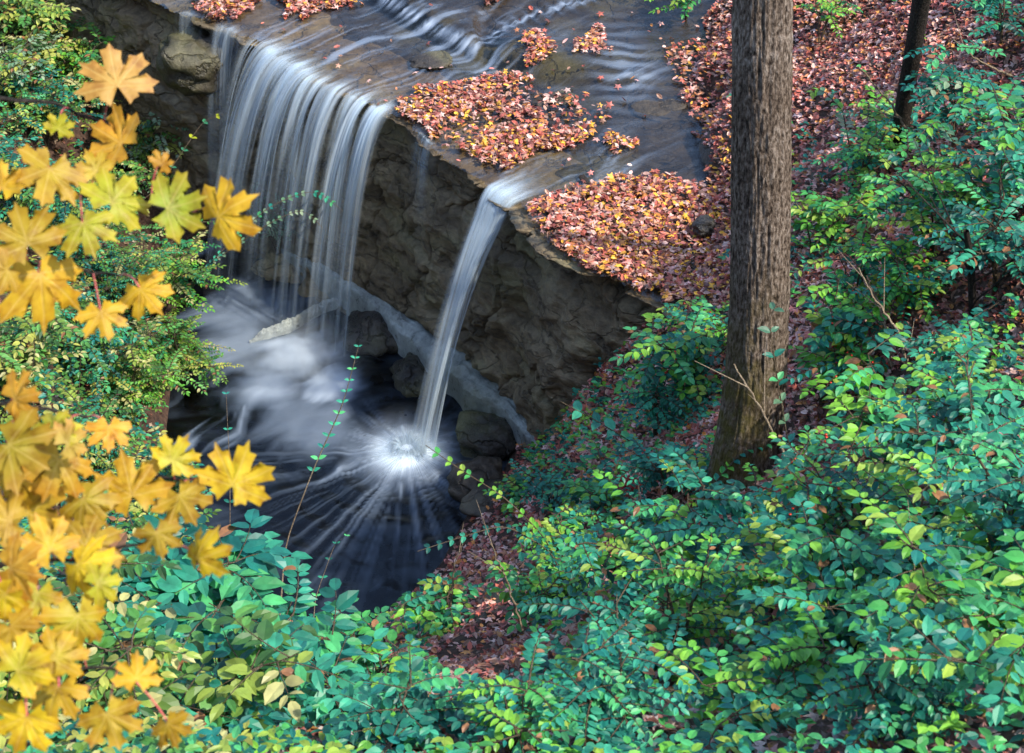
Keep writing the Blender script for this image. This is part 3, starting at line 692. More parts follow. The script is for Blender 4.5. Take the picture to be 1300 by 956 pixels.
def shrub(root, h, spread, ns, pal, leaf, label, seed, berries=0, lean=(0, 0), name='shrub', cat='shrub', stem=None, group='leafy shrubs on the banks', nb=9, droop=.25):
    rs = np.random.default_rng(seed); root = np.array(root, float); e = empty(name, root); tag(e, label, cat, group)
    leaf = leaf * rs.uniform(.72, 1.3)
    out, tb, tw = [], Tubes(), Tubes(); bp = []
    for k in range(ns if root[0] < -1.2 else max(3, int(ns * .68))):
        a = rs.uniform(0, 2 * math.pi); rr = spread * rs.uniform(.2, 1)
        tip = np.array([math.cos(a) * rr + lean[0] * h, math.sin(a) * rr + lean[1] * h, h * rs.uniform(.6, 1.05)])
        s = np.linspace(0, 1, 9)[:, None]
        mid = tip * np.array([.25, .25, .75])
        P = root + 2 * s * (1 - s) * mid + s ** 2 * tip + rs.normal(0, .008, (9, 3)) * s
        P[0, 2] -= .04
        tb.add(P, .009 * (1 - .7 * s[:, 0]) * (.6 + h * .5), 6)
        for j in range(nb):
            t = rs.uniform(.25, 1) ** .8; q = np.array([np.interp(t, s[:, 0], P[:, c]) for c in range(3)])
            aa = rs.uniform(0, 2 * math.pi); d = np.array([math.cos(aa), math.sin(aa), rs.uniform(.0, .5)])
            Pb = spray(q, d, rs.uniform(.18, .40) * (.5 + .6 * h), leaf, pal, rs, out, tb, droop)
            if berries and rs.random() < berries:
                for _ in range(3): bp.append(Pb[rs.integers(2, 7)] + rs.normal(0, .008, 3))
    tb.build('stems', stem or M_STEM, e, off=root)
    a = list(zip(*out)); leaf_mesh('foliage', LT_V, LT_Q, LT_T, *[np.array(q) for q in a], M_LEAF, e, off=root)
    if bp:
        sp = []
        for q in bp:
            sp.append(q)
        V0 = np.array([(1, 0, 0), (-1, 0, 0), (0, 1, 0), (0, -1, 0), (0, 0, 1), (0, 0, -1), (.6, .6, .6), (-.6, .6, .6), (.6, -.6, .6), (-.6, -.6, .6), (.6, .6, -.6), (-.6, .6, -.6), (.6, -.6, -.6), (-.6, -.6, -.6)])
        F0 = []
        ax = [(0, 2, 4, 6), (2, 1, 4, 7), (0, 3, 4, 8), (3, 1, 4, 9), (0, 2, 5, 10), (2, 1, 5, 11), (0, 3, 5, 12), (3, 1, 5, 13)]
        for p, q, r, m in ax: F0 += [(p, q, m), (q, r, m), (r, p, m)]
        F0 = np.array(F0); sp = np.array(sp) - root
        b0 = None
        for q in sp[:45]:
            if b0 is None: b0 = mesh_np('berry', V0 * .0065, F0, M_BERRY, e); o = b0
            else: o = b0.copy(); COL.objects.link(o); o.parent = e
            o.location = tuple(map(float, q))
    return e
# (u, v of the root on the ground, height, spread, stems, palette, leaf, berries, lean, label)
SH = [
 (830, 560, .8, .35, 7, TEAL, .062, .1, (-.15, 0), 'teal leafy shrub overhanging the right end of the cliff'),
 (870, 520, 1.0, .5, 9, MIXD, .058, .5, (-.1, 0), 'green shrub with red berries just left of the big trunk'),
 (880, 455, .6, .4, 7, MIXD, .05, .3, (0, 0), 'low shrub beside the dark fallen branch at the cliff top'),
 (850, 640, .6, .4, 8, TEAL, .055, .1, (-.1, 0), 'dark teal shrub behind the curled red leaf'),
 (735, 720, .5, .3, 6, BRIGHT, .05, 0, (-.2, 0), 'bright green shrub below the end of the pale rock shelf'),
 (690, 790, .45, .25, 5, BRIGHT, .05, 0, (-.2, 0), 'lime sprigged shrub above the bare brown soil'),
 (560, 800, .5, .28, 6, MIXD, .05, 0, (-.1, 0), 'small green shrub at the lower edge of the dark pool'),
 (470, 880, .5, .35, 6, BRIGHT, .048, 0, (0, 0), 'spindly lime leaved shrub below the dark pool'),
 (800, 760, .9, .5, 8, MIXD, .05, 0, (0, 0), 'teal shrub between the brown soil and the trunk foot'),
 (890, 740, .6, .5, 8, TEAL, .05, 0, (0, 0), 'dense teal shrub in front of the trunk foot'),
 (860, 850, .8, .5, 8, MIXD, .048, 0, (0, 0), 'teal and lime shrub left of the lower middle slope'),
 (1020, 720, .5, .4, 7, BRIGHT, .055, 0, (0, 0), 'yellow green shrub growing against the lit side of the trunk foot'),
 (1040, 520, 1.0, .5, 9, BRIGHT, .05, .9, (0, 0), 'lime shrub dotted with red berries right of the trunk'),
 (1080, 430, .9, .5, 8, BRIGHT, .05, .4, (0, 0), 'bright shrub behind the forked pale twigs'),
 (1030, 330, .7, .35, 6, LIME, .05, 0, (0, 0), 'lime shrub touching the right side of the trunk halfway up'),
 (1090, 260, .7, .4, 6, BRIGHT, .05, .1, (0, 0), 'yellow green shrub at the edge of the far red leaves'),
 (1180, 330, .9, .5, 9, MIXD, .055, .1, (0, 0), 'green shrub below the slender dark tree'),
 (1260, 380, 1.0, .5, 9, TEAL, .06, .0, (0, 0), 'broad teal shrub at the right of the dark sapling'),
 (1190, 470, .7, .5, 8, TEAL, .05, 0, (0, 0), 'teal shrub in front of the thin dark sapling'),
 (1130, 600, .8, .5, 8, BRIGHT, .05, 0, (0, 0), 'lime and teal shrub among the brown curled leaves'),
 (1240, 620, .8, .5, 8, TEAL, .055, 0, (0, 0), 'teal shrub above the pink fallen leaf'),
 (1290, 740, .8, .5, 8, TEAL, .055, 0, (0, 0), 'dark teal shrub at the lower right border of the slope'),
 (1150, 730, .7, .5, 8, MIXD, .052, 0, (0, 0), 'mixed green shrub midway down the right slope'),
 (1040, 820, .7, .5, 8, MIXD, .048, 0, (0, 0), 'low teal shrub in the lower middle of the right slope'),
 (1190, 860, .7, .5, 8, BRIGHT, .05, 0, (0, 0), 'lime tipped shrub near the lower right corner'),
 (1290, 900, .7, .4, 7, BRIGHT, .05, 0, (0, 0), 'bright green shrub in the lower right corner'),
 (790, 870, .5, .4, 7, TEAL, .048, 0, (0, 0), 'teal shrub right of the bare brown soil'),
 (960, 920, .6, .5, 8, MIXD, .045, 0, (0, 0), 'teal and green shrub at the bottom of the slope under the trunk'),
 (1110, 950, .6, .5, 8, TEAL, .045, 0, (0, 0), 'dark teal shrub at the bottom right of the slope'),
 (780, 950, .6, .5, 8, TEAL, .045, 0, (0, 0), 'low dark green shrub at the bottom middle of the slope'),
 (650, 970, .35, .3, 4, MIXD, .045, 0, (0, 0), 'sparse green shrub below the bare brown soil'),
 (1210, 190, .8, .5, 8, TEAL, .05, 0, (0, 0), 'bluish green shrub right of the slender dark tree'),
 (1290, 250, .9, .5, 8, MIXD, .055, 0, (0, 0), 'green shrub at the upper right border'),
 (1040, 60, .7, .35, 5, LIME, .05, 0, (0, 0), 'thin yellow green shrub behind the top of the trunk'),
 (870, 30, .8, .25, 4, LIME, .05, 0, (0, 0), 'pale lime sprig hanging over the stream left of the trunk'),
 (1270, 60, .7, .4, 5, TEAL, .05, 0, (0, 0), 'small teal shrub on the far red leaf slope'),
 (960, 690, .35, .3, 6, BRIGHT, .045, 0, (0, 0), 'low bright sprig hiding the left foot of the big trunk'),
 (1080, 690, .5, .4, 7, MIXD, .045, .3, (0, 0), 'mint green shrub just right of the leaning pale twig'),
 (910, 640, .4, .35, 7, MIXD, .045, .1, (0, 0), 'small mint shrub in the shade left of the trunk foot'),
 (770, 640, .45, .35, 7, BRIGHT, .045, 0, (-.1, 0), 'bright sprigged shrub right of the brown pool edge'),
 (1200, 540, .6, .45, 8, BRIGHT, .045, .3, (0, 0), 'lime speckled shrub left of the pink fallen leaf'),
 (980, 780, .5, .45, 8, BRIGHT, .045, 0, (0, 0), 'mint and lime shrub in the middle of the right slope'),
 (1100, 790, .5, .45, 8, MIXD, .06, 0, (0, 0), 'larger leaved green shrub in the middle right'),
 (1240, 800, .5, .45, 8, BRIGHT, .06, 0, (0, 0), 'bright large leaved shrub above the lower right corner'),
 (720, 780, .4, .35, 6, BRIGHT, .045, 0, (0, 0), 'lime shrub at the right border of the brown soil'),
 (880, 800, .5, .4, 7, BRIGHT, .04, 0, (0, 0), 'fine leaved lime shrub below the shaded trunk side'),
 (1150, 400, .6, .45, 8, BRIGHT, .045, .5, (0, 0), 'berry dotted shrub between the pale twigs and the dark sapling'),
 (1120, 180, .5, .4, 6, BRIGHT, .045, 0, (0, 0), 'light green shrub at the foot of the slender dark tree'),
 (1240, 290, .6, .45, 7, BRIGHT, .05, 0, (0, 0), 'light green shrub above the broad teal one'),
 (650, 640, .25, .22, 5, BRIGHT, .045, 0, (-.2, 0), 'small sprig on the brown pool edge below the pale shelf'),
 (700, 650, .3, .25, 5, TEAL, .045, 0, (-.2, 0), 'small teal sprig on brown soil left of the curled red leaf'),
 # left bank
 (40, 60, .8, .5, 9, OLIVE, .05, 0, (0, 0), 'olive shrub in the upper left corner'),
 (130, 60, .6, .4, 8, OLIVE + LIME, .05, 0, (0, 0), 'olive and lime shrub above the orange leaf'),
 (60, 190, .8, .5, 10, OLIVE + TEAL, .045, 0, (0, 0), 'tangled olive shrub left of the orange leaf'),
 (190, 230, .9, .4, 9, OLIVE + PALE, .045, 0, (.1, 0), 'grey green shrub between the orange leaf and the wide falls'),
 (90, 330, .8, .5, 10, OLIVE + TEAL, .04, 0, (0, 0), 'dark olive shrub behind the upper yellow leaves'),
 (200, 420, .9, .45, 12, OLIVE + LIME, .035, 0, (.15, 0), 'small leaved shrub left of the churning foam'),
 (235, 500, .8, .4, 12, OLIVE + LIME, .03, 0, (.1, 0), 'fine leaved olive shrub overhanging the pool'),
 (120, 500, .8, .5, 12, OLIVE + TEAL, .04, 0, (0, 0), 'dark green shrub between the two clusters of yellow leaves'),
 (30, 520, .8, .5, 10, OLIVE, .045, 0, (0, 0), 'olive shrub behind the middle yellow leaves at the left'),
 (140, 640, .8, .5, 10, OLIVE + TEAL, .045, 0, (0, 0), 'dark shrub behind the lower yellow leaves'),
 (100, 130, .7, .5, 9, OLIVE + LIME, .045, 0, (0, 0), 'yellow green shrub right under the peach coloured leaf'),
 (20, 130, .7, .5, 9, OLIVE + PALE, .05, 0, (0, 0), 'pale olive shrub at the upper left border'),
 (20, 280, .7, .5, 10, OLIVE + TEAL, .045, 0, (0, 0), 'dark shrub at the left border behind yellow leaves'),
 (150, 290, .7, .45, 10, OLIVE, .04, 0, (0, 0), 'olive shrub behind the greenish maple leaves'),
 (150, 400, .7, .45, 10, OLIVE + TEAL, .035, 0, (0, 0), 'dense dark shrub below the small hanging yellow leaf'),
 (90, 450, .7, .45, 10, OLIVE + TEAL, .035, 0, (0, 0), 'dense green shrub in the gap between upper and lower yellow leaves'),
 (170, 540, .7, .45, 11, OLIVE + LIME, .035, 0, (0, 0), 'tangled shrub behind the small orange leaf'),
 (60, 600, .7, .5, 10, OLIVE + TEAL, .04, 0, (0, 0), 'dark green shrub behind the big blurred golden leaf'),
 (200, 660, .6, .4, 10, OLIVE + TEAL, .04, 0, (0, 0), 'dark green shrub at the left bank of the pool'),
 # lower left
 (260, 830, .7, .45, 8, TEAL, .09, 0, (0, 0), 'broad leaved teal shrub right of the lowest yellow leaves'),
 (350, 850, .7, .45, 8, TEAL, .09, 0, (0, 0), 'large leaved teal shrub under the slanting stalk'),
 (420, 900, .6, .4, 7, TEAL, .08, 0, (0, 0), 'teal shrub with big leaves at the bottom left of the pool'),
 (200, 760, .7, .4, 7, OLIVE + TEAL, .05, 0, (0, 0), 'olive plant with a dull pink leaf below the yellow cluster'),
 (280, 940, .6, .45, 7, TEAL + OLIVE, .07, 0, (0, 0), 'dark broad leaved shrub at the bottom left edge'),
 (500, 960, .4, .35, 6, TEAL, .06, 0, (0, 0), 'teal shrub at the bottom edge left of the bare soil'),
 (80, 900, .6, .4, 7, OLIVE, .05, 0, (0, 0), 'brownish green shrub under the lowest yellow leaves'),
]
for i, (u, v, h, sp, ns, pal, lf, be, ln, lab) in enumerate(SH):
    g = gpt(u, v)
    d = np.linalg.norm(g - CAM); k = .55 + .45 * min(d / 9, 1)
    shrub(g, h * k * (.66 if u > 330 else .85), sp * k * (.8 if u > 330 else 1.05), ns, pal, lf * (1.25 if u > 330 else 1.35) * (.8 + .2 * min(d / 9, 1)), lab, 900 + i, be, ln, nb=8 if u > 330 else 11)
# fine sprigs in front of the falls
g = onz(355, 330, -1.9); rock('rock', g + np.array([0, 0, -.1]), .22, M_ROCK, 77, 'dark rock under the wide waterfall carrying a tuft of pale plants')
shrub(g, .62, .28, 9, PALE, .03, 'wispy grey green plant growing on a rock under the wide waterfall', 1500, name='plant', cat='plant', group=None, nb=6)

# ground cover of low seedlings over the banks
def cover():
    n = 60000; x = rng.uniform(-4.6, 5.2, n); y = rng.uniform(3.6, 19, n); g = ground(x, y); u, v, w = project(x, y, g)
    b = bank(x, y); sd = sdist(x, y)
    c = fbm(x * .9, y * .9, 0, 600, 3)
    bare = inpoly(u, v, [(560, 650), (640, 560), (700, 640), (680, 760), (670, 900), (560, 900), (540, 800)])
    ok = (u > -60) & (u < 1360) & (v > 0) & (v < 1030) & (b > np.where(sd < 0, .12, -1.8)) & (g <= b + .12) & ~bare
    red = inpoly(u, v, [(900, 0), (1300, 0), (1300, 120), (1120, 170), (1050, 200), (1000, 160), (930, 400), (880, 400)])
    ok &= ~(red & (rng.random(n) < .93))
    ok &= rng.random(n) < sst(.3, .6, c) * np.where(u > 330, .5, 1.3)
    x, y, g, w, u = (a[ok] for a in (x, y, g, w, u)); m = len(x); print('cover', m)
    out = []
    pr, pl = np.array(TEAL + LIME), np.array(OLIVE + TEAL)
    for i in range(m):
        h = rng.uniform(.03, .16); k = rng.integers(2, 5); a0 = rng.uniform(0, 6.28); pal = pr if u[i] > 330 else pl; base = pal[rng.integers(len(pal))]
        for j in range(k):
            a = a0 + j * 2.2; out.append(((x[i], y[i], g[i] + h * rng.uniform(.7, 1)), (math.cos(a), math.sin(a), .1), (rng.normal(0, .2), rng.normal(0, .2), 1), rng.uniform(.025, .055), rng.uniform(.03, .055), base * rng.uniform(.7, 1.3)))
    a = [np.array(q, float) for q in zip(*out)]
    o = leaf_mesh('undergrowth', LT_V, LT_Q, LT_T, *a, M_LEAF); tag(o, 'low green seedlings covering the banks', 'undergrowth', kind='stuff')
cover()

# ------------------------------------------------------------------ big tree
def tree_trunk(e, path, rad, m, nk=120, bark=.012, seed=0, flare=.0, moss=False, nz=420):
    P = smooth(resample(np.array(path), nz), 20); r = np.interp(np.linspace(0, 1, nz), np.linspace(0, 1, len(rad)), rad)
    a = np.linspace(0, 2 * math.pi, nk, endpoint=False); s = np.linspace(0, 1, nz) * np.linalg.norm(P[-1] - P[0])
    S, A = np.meshgrid(s, a, indexing='ij'); ca, sa = np.cos(A), np.sin(A)
    br = 1 - np.abs(fbm(ca * 9 + fbm(S * 3, A, 0, 3) * 1.5, sa * 9, S * 3.2, seed, 3) * 2 - 1) * 2
    f2 = fbm(ca * 16, sa * 16, S * 12, seed + 3, 3) - .5
    rr = r[:, None] * (1 + (fbm(ca * 1.2, sa * 1.2, S * .9, seed + 5, 3) - .5) * .12) + bark * br + bark * .8 * f2
    fl = np.exp(-S / .28) * flare * (1 + .5 * np.cos(A * 4 + 1)); rr = rr + fl
    V = np.stack([P[:, :1] + ca * rr, P[:, 1:2] + sa * rr, P[:, 2:] + 0 * rr], -1).reshape(-1, 3) - np.array(e.location)
    i = np.arange(nz * nk).reshape(nz, nk); j = np.roll(i, -1, 1)
    Fq = np.stack([i[:-1], j[:-1], j[1:], i[1:]], -1).reshape(-1, 4)
    ms = (sst(.55, .2, S / s[-1] * 3) * sst(-.3, .6, -ca * .8 - sa * .5)).ravel() if moss else np.zeros(V.shape[0])
    return mesh_np('trunk', V, Fq, m, e, attrs={'moss': ms})
def crown(e, centres, n, leafL, pal, seed, limbs=None):
    rs = np.random.default_rng(seed); out = []
    off = np.array(e.location)
    for c, r, k in centres:
        c = np.array(c)
        for cl in range(k):
            d = rs.normal(0, 1, 3); d /= np.linalg.norm(d); q = c + d * r * rs.uniform(.3, 1) ** .6 * np.array([1, 1, .6])
            m = n; P = q + rs.normal(0, .3, (m, 3)) * np.array([1, 1, .45])
            base = np.array(pal[rs.integers(len(pal))])
            for p in P:
                a = rs.uniform(0, 6.28); out.append((p, (math.cos(a), math.sin(a), rs.normal(-.2, .3)), (rs.normal(0, .4), rs.normal(0, .4), 1), leafL * rs.uniform(.7, 1.2), leafL * rs.uniform(.9, 1.4), base * rs.uniform(.7, 1.3)))
    a = [np.array(q, float) for q in zip(*out)]
    leaf_mesh('crown', LT_V, LT_Q, LT_T, *a, M_LEAF, e, off=off)
base = gpt(942, 622)
top = dep(968, -20, np.dot(base - CAM, FW) * .86)
dirv = top - base; k = (11 - base[2]) / dirv[2]
e = empty('tree', base); tag(e, 'big straight tree trunk with furrowed grey brown bark and mossy foot', 'tree')
dB = np.dot(base - CAM, FW); print('trunk base', base, dB, 'top', top)
dq = lambda v: dB * (1 - .14 * (622 - v) / 642)
m1, m2, m3 = dep(953, 540, dq(540)), dep(962, 460, dq(460)), dep(965, 340, dq(340))
q_ = 1 / F * dB
dirv = top - base; dv2 = (top - m3) / (top - m3)[2]
hs = [base[2] - .35, base[2], m1[2], m2[2], m3[2], top[2], 11.0]
pts_ = [base - np.array([.03, 0, .35]), base, m1, m2, m3, top, top + dv2 * (11 - top[2])]
ss_ = np.r_[0, np.cumsum(np.linalg.norm(np.diff(np.array(pts_), axis=0), axis=1))]; sn = np.linspace(0, ss_[-1], 13)
tree_trunk(e, pts_, list(np.interp(sn, ss_, np.array([47, 46, 40, 37.5, 35.5, 33, 25]) * q_ * .93)), M_BARK, bark=.011, flare=.04, moss=True, seed=3, nk=170, nz=900)
k = (11 - base[2]) / dirv[2]
TOPW = base + dirv * k
tb = Tubes(); rs = np.random.default_rng(3)
cent = []
for i in range(7):
    a = i * .9 + .3; t = rs.uniform(.75, 1.0); q = top + dv2 * (11 - top[2]) * t
    tip = q + np.array([math.cos(a) * 2.6, math.sin(a) * 2.6, 1.7]); s = np.linspace(0, 1, 8)[:, None]
    tb.add(q * (1 - s) + tip * s + rs.normal(0, .06, (8, 3)) * s, .08 * (1 - .8 * s[:, 0]), 7); cent.append((tip, 1.3, 9))
tb.build('limbs', M_BARK, e, off=np.array(base), attrs={'moss': np.zeros(sum(map(len, tb.V)))})
crown(e, cent, 16, .13, [(.3, .33, .04), (.5, .38, .04), (.12, .25, .04)], 4)

def thin_tree(path, r, m, label, name='tree', cat='tree', seed=1, top=None, crown_r=None):
    b = path[0]; e = empty(name, b); tag(e, label, cat)
    rs = np.random.default_rng(seed)
    P = np.array([path[0] - np.array([0, 0, .2])] + list(path[1:]))
    tree_trunk(e, P, r, m, nk=24, bark=.003, seed=seed, nz=160)
    tb = Tubes()
    for k in range(7):
        t = rs.uniform(.3, 1); q = P[0] * (1 - t) + P[-1] * t; a = rs.uniform(0, 6.28); d = np.array([math.cos(a), math.sin(a), .8]) * rs.uniform(.3, .6)
        s = np.linspace(0, 1, 6)[:, None]; tb.add(q + d * s, r[-1] * .5 * (1 - .8 * s[:, 0]), 5)
    tb.build('branches', m, e, off=np.array(b))
    return e
b1 = gpt(1140, 180)
q1 = dep(1170, 0, np.dot(b1 - CAM, FW) * .93); tp = b1 + (q1 - b1) * 4.5
e = thin_tree([b1, b1 + (q1 - b1) * .5, q1, tp], [.052, .05, .048, .042], M_DARK, 'slender dark tree leaning right on the far leaf slope', seed=5)
crown(e, [(tp, 1.0, 12)], 14, .11, [(.12, .25, .04), (.3, .33, .04)], 9)
b2 = gpt(1243, 402); q2 = dep(1233, 335, np.dot(b2 - CAM, FW) * .97)
e = thin_tree([b2, q2, q2 + (q2 - b2) * .6], [.02, .018, .012], M_DARK, 'thin dark sapling stub among teal shrubs at the right', 'sapling', 'sapling', 6)

# ------------------------------------------------------------------ twigs, stalks, branches
def twig(name, px, m, r, label, cat, side=0, seed=1, lift=.02):
    """px: list of (u, v, height above ground)"""
    rs = np.random.default_rng(seed)
    P = []
    for u, v, d in px: P.append(dep(u, v, d))
    P = smooth(resample(np.array(P), 24), 2); P[1:-1] += rs.normal(0, .004, (22, 3))
    o0 = P[0].copy(); tb = Tubes(); tb.add(P, np.linspace(r, r * .45, 24), 7)
    for k in range(side):
        i = rs.integers(5, 22); a = rs.uniform(0, 6.28); d = (P[i + 1] - P[i]); d /= np.linalg.norm(d); d = d + perp(d) * rs.choice([-1, 1]) * .8
        s = np.linspace(0, 1, 6)[:, None]; tb.add(P[i] + d * s * rs.uniform(.1, .25), r * .4 * (1 - .6 * s[:, 0]), 5)
    o = tb.build(name, m, off=o0); o.location = tuple(map(float, o0)); tag(o, label, cat); return o
def dd(u, v, up=0.0):
    g = gpt(u, v); return float(np.dot(g - CAM, FW)) - up
d1 = dd(1032, 672); twig('twig', [(1032, 672, d1), (1000, 590, d1 - .15), (975, 535, d1 - .25), (932, 462, d1 - .35)], M_TWIG, .008, 'long pale twig leaning against the trunk foot', 'twig', 3, 1)
d1 = dd(1160, 500); twig('twig', [(1160, 500, d1), (1140, 420, d1 - .2), (1105, 372, d1 - .3), (1090, 340, d1 - .35)], M_TWIG, .009, 'pale brown twig arching up among the red berries right of the trunk', 'twig', 3, 2)
d1 = dd(1132, 470); twig('twig', [(1132, 470, d1), (1122, 400, d1 - .15), (1100, 350, d1 - .25)], M_TWIG, .009, 'thinner grey twig crossing the arching brown one', 'twig', 2, 3)
d1 = dd(1170, 195); twig('twig', [(1170, 195, d1), (1130, 130, d1 - .1), (1090, 85, d1 - .2)], M_TWIG, .009, 'pale stick slanting behind the slender dark tree', 'twig', 1, 4)
d1 = dd(1290, 100); twig('twig', [(1290, 100, d1), (1240, 75, d1 - .2), (1210, 50, d1 - .3)], M_TWIG, .008, 'pale stick on the red leaves in the upper right', 'twig', 1, 5)
d1 = dd(640, 850); twig('twig', [(663, 800, d1), (645, 740, d1 - .2), (622, 690, d1 - .4)], M_TWIG, .006, 'thin pale stem rising from the bare brown soil', 'twig', 2, 6)
d1 = dd(575, 840); twig('twig', [(572, 770, d1), (577, 720, d1 - .2), (588, 690, d1 - .3)], M_TWIG, .006, 'thin grey stem at the lower right edge of the pool', 'twig', 2, 7)
d1 = dd(1080, 640); twig('twig', [(1080, 640, d1), (1090, 590, d1 - .1), (1100, 560, d1 - .15)], M_TWIG, .006, 'short forked twig over curled brown leaves right of the trunk foot', 'twig', 3, 8)
d1 = dd(1175, 830); twig('twig', [(1175, 850, d1), (1168, 780, d1 - .2), (1165, 740, d1 - .3)], M_TWIG, .006, 'upright thin pale stalk near the lower right corner', 'twig', 2, 9)
# fallen branches on the right end of the ledge
def log(px, r, m, label, seed):
    P = np.array([gpt(u, v) + np.array([0, 0, r * .8]) for u, v in px]); P = smooth(resample(P, 40), 4); o0 = P[0].copy()
    rs = np.random.default_rng(seed); tb = Tubes(); tb.add(P, r * (1 - .5 * np.linspace(0, 1, 40)) * rs.uniform(.85, 1.15, 40), 9)
    for k in range(5):
        i = rs.integers(6, 36); d = np.array([rs.normal(), rs.normal(), .5]); d /= np.linalg.norm(d); s = np.linspace(0, 1, 5)[:, None]
        tb.add(P[i] + d * s * rs.uniform(.1, .25), r * .35 * (1 - .7 * s[:, 0]), 5)
    o = tb.build('fallen_branch', m, off=o0); o.location = tuple(map(float, o0)); tag(o, label, 'branch')
log([(735, 345), (790, 362), (840, 378), (880, 384)], .035, M_DARK, 'dark fallen branch lying along the right end of the cliff top', 1)
log([(760, 372), (800, 380), (845, 395)], .022, M_STEM, 'thin brown branch just below the dark fallen branch', 2)
log([(1000, 640), (1060, 660), (1120, 640)], .012, M_TWIG, 'thin pale fallen stick right of the trunk foot', 3)

# tall stalks with opposite leaves in front of the pool
def stalk(px, leaf, npair, label, seed, t0=.55, pal=TEAL, r=.005):
    rs = np.random.default_rng(seed)
    b = gpt(*px[0]); d0 = np.dot(b - CAM, FW); Ps = [b]
    n = len(px)
    for k, (u, v) in enumerate(px[1:]): Ps.append(dep(u, v, d0 - .22 * (k + 1) / n * (px[0][1] - v) / 100))
    P = smooth(resample(np.array(Ps), 30), 3)
    e = empty('plant', b); tag(e, label, 'plant'); tb = Tubes(); tb.add(P, r * (1 - .6 * np.linspace(0, 1, 30)), 6); tb.build('stem', M_TWIG, e, off=np.array(b))
    out = []
    for k in range(npair):
        t = t0 + (1 - t0) * k / (npair - 1); i = min(int(t * 29), 28); T = P[i + 1] - P[i] if i < 29 else P[i] - P[i - 1]; q = P[i] + (P[i + 1] - P[i]) * (t * 29 - i)
        T /= np.linalg.norm(T); c = np.array(pal[rs.integers(len(pal))]) * 1.4
        for sg in (-1, 1):
            dv = np.array([sg, rs.normal(0, .2), rs.uniform(0, .35)]) + T * .3
            L = leaf * (1 - .45 * (t - t0) / (1 - t0)) * rs.uniform(.85, 1.1); out.append((q, dv, (0, -.6, 1), L, L * .9, c))
    leaf_mesh('foliage', LT_V, LT_Q, LT_T, *[np.array(a, float) for a in zip(*out)], M_LEAF, e, off=np.array(b))
stalk([(352, 830), (362, 690), (400, 590), (435, 515), (455, 440)], .045, 12, 'slanting stalk with paired teal leaves rising in front of the foam', 21, .55)
stalk([(290, 830), (292, 700), (292, 600), (287, 500)], .04, 5, 'thin upright stalk with few leaves left of the slanting stalk', 22, .4, r=.003)
stalk([(395, 840), (400, 760), (425, 690), (440, 680)], .035, 6, 'small leafy stalk at the foot of the slanting stalk', 23, .3, r=.003)

def arch(px, leaf, npair, label, seed, pal=LIME, r=.005):
    """leafy branch leaning out over the pool: first point on the ground, the rest at given distances"""
    rs = np.random.default_rng(seed); b = gpt(*px[0]); Ps = [b] + [dep(*p) for p in px[1:]]
    P = smooth(resample(np.array(Ps), 40), 6); e = empty('plant', b); tag(e, label, 'plant'); tb = Tubes(); tb.add(P, r * (1 - .6 * np.linspace(0, 1, 40)), 6); tb.build('stem', M_STEM, e, off=np.array(b))
    out = []
    for k in range(npair):
        t = .3 + .7 * k / npair; i = min(int(t * 39), 38); T = P[i + 1] - P[i]; T /= np.linalg.norm(T); sd_ = perp(T); c = np.array(pal[rs.integers(len(pal))])
        for sg in (-1, 1):
            dv = sd_ * sg + T * .5; L = leaf * rs.uniform(.8, 1.15); out.append((P[i], dv, (rs.normal(0, .2), -.2, 1), L, L * 1.1, c))
    leaf_mesh('foliage', LT_V, LT_Q, LT_T, *[np.array(a, float) for a in zip(*out)], M_LEAF, e, off=np.array(b))
dA = dd(730, 760)
arch([(730, 760), (690, 680, dA - .6), (640, 630, dA - .7), (590, 600, dA - .75), (540, 565, dA - .8)], .045, 16, 'lime leaved branch reaching left across the bright splash', 31)
arch([(730, 770), (700, 700, dA - .5), (640, 665, dA - .6), (560, 690, dA - .6), (530, 700, dA - .6)], .045, 14, 'teal leaved branch reaching over the dark pool below the splash', 32, TEAL)
dA = dd(850, 600)
arch([(850, 600), (800, 560, dA - .4), (750, 530, dA - .5), (712, 510, dA - .55)], .10, 6, 'branch with a few large teal leaves against the dark cliff foot', 33, TEAL)
dA = dd(150, 300)
arch([(120, 300), (200, 240, dA - .6), (260, 150, dA - .6), (300, 142, dA - .6)], .05, 8, 'yellow green sprig in front of the left side of the wide falls', 34, [(.5, .55, .03), (.3, .45, .04), (.05, .25, .12)])

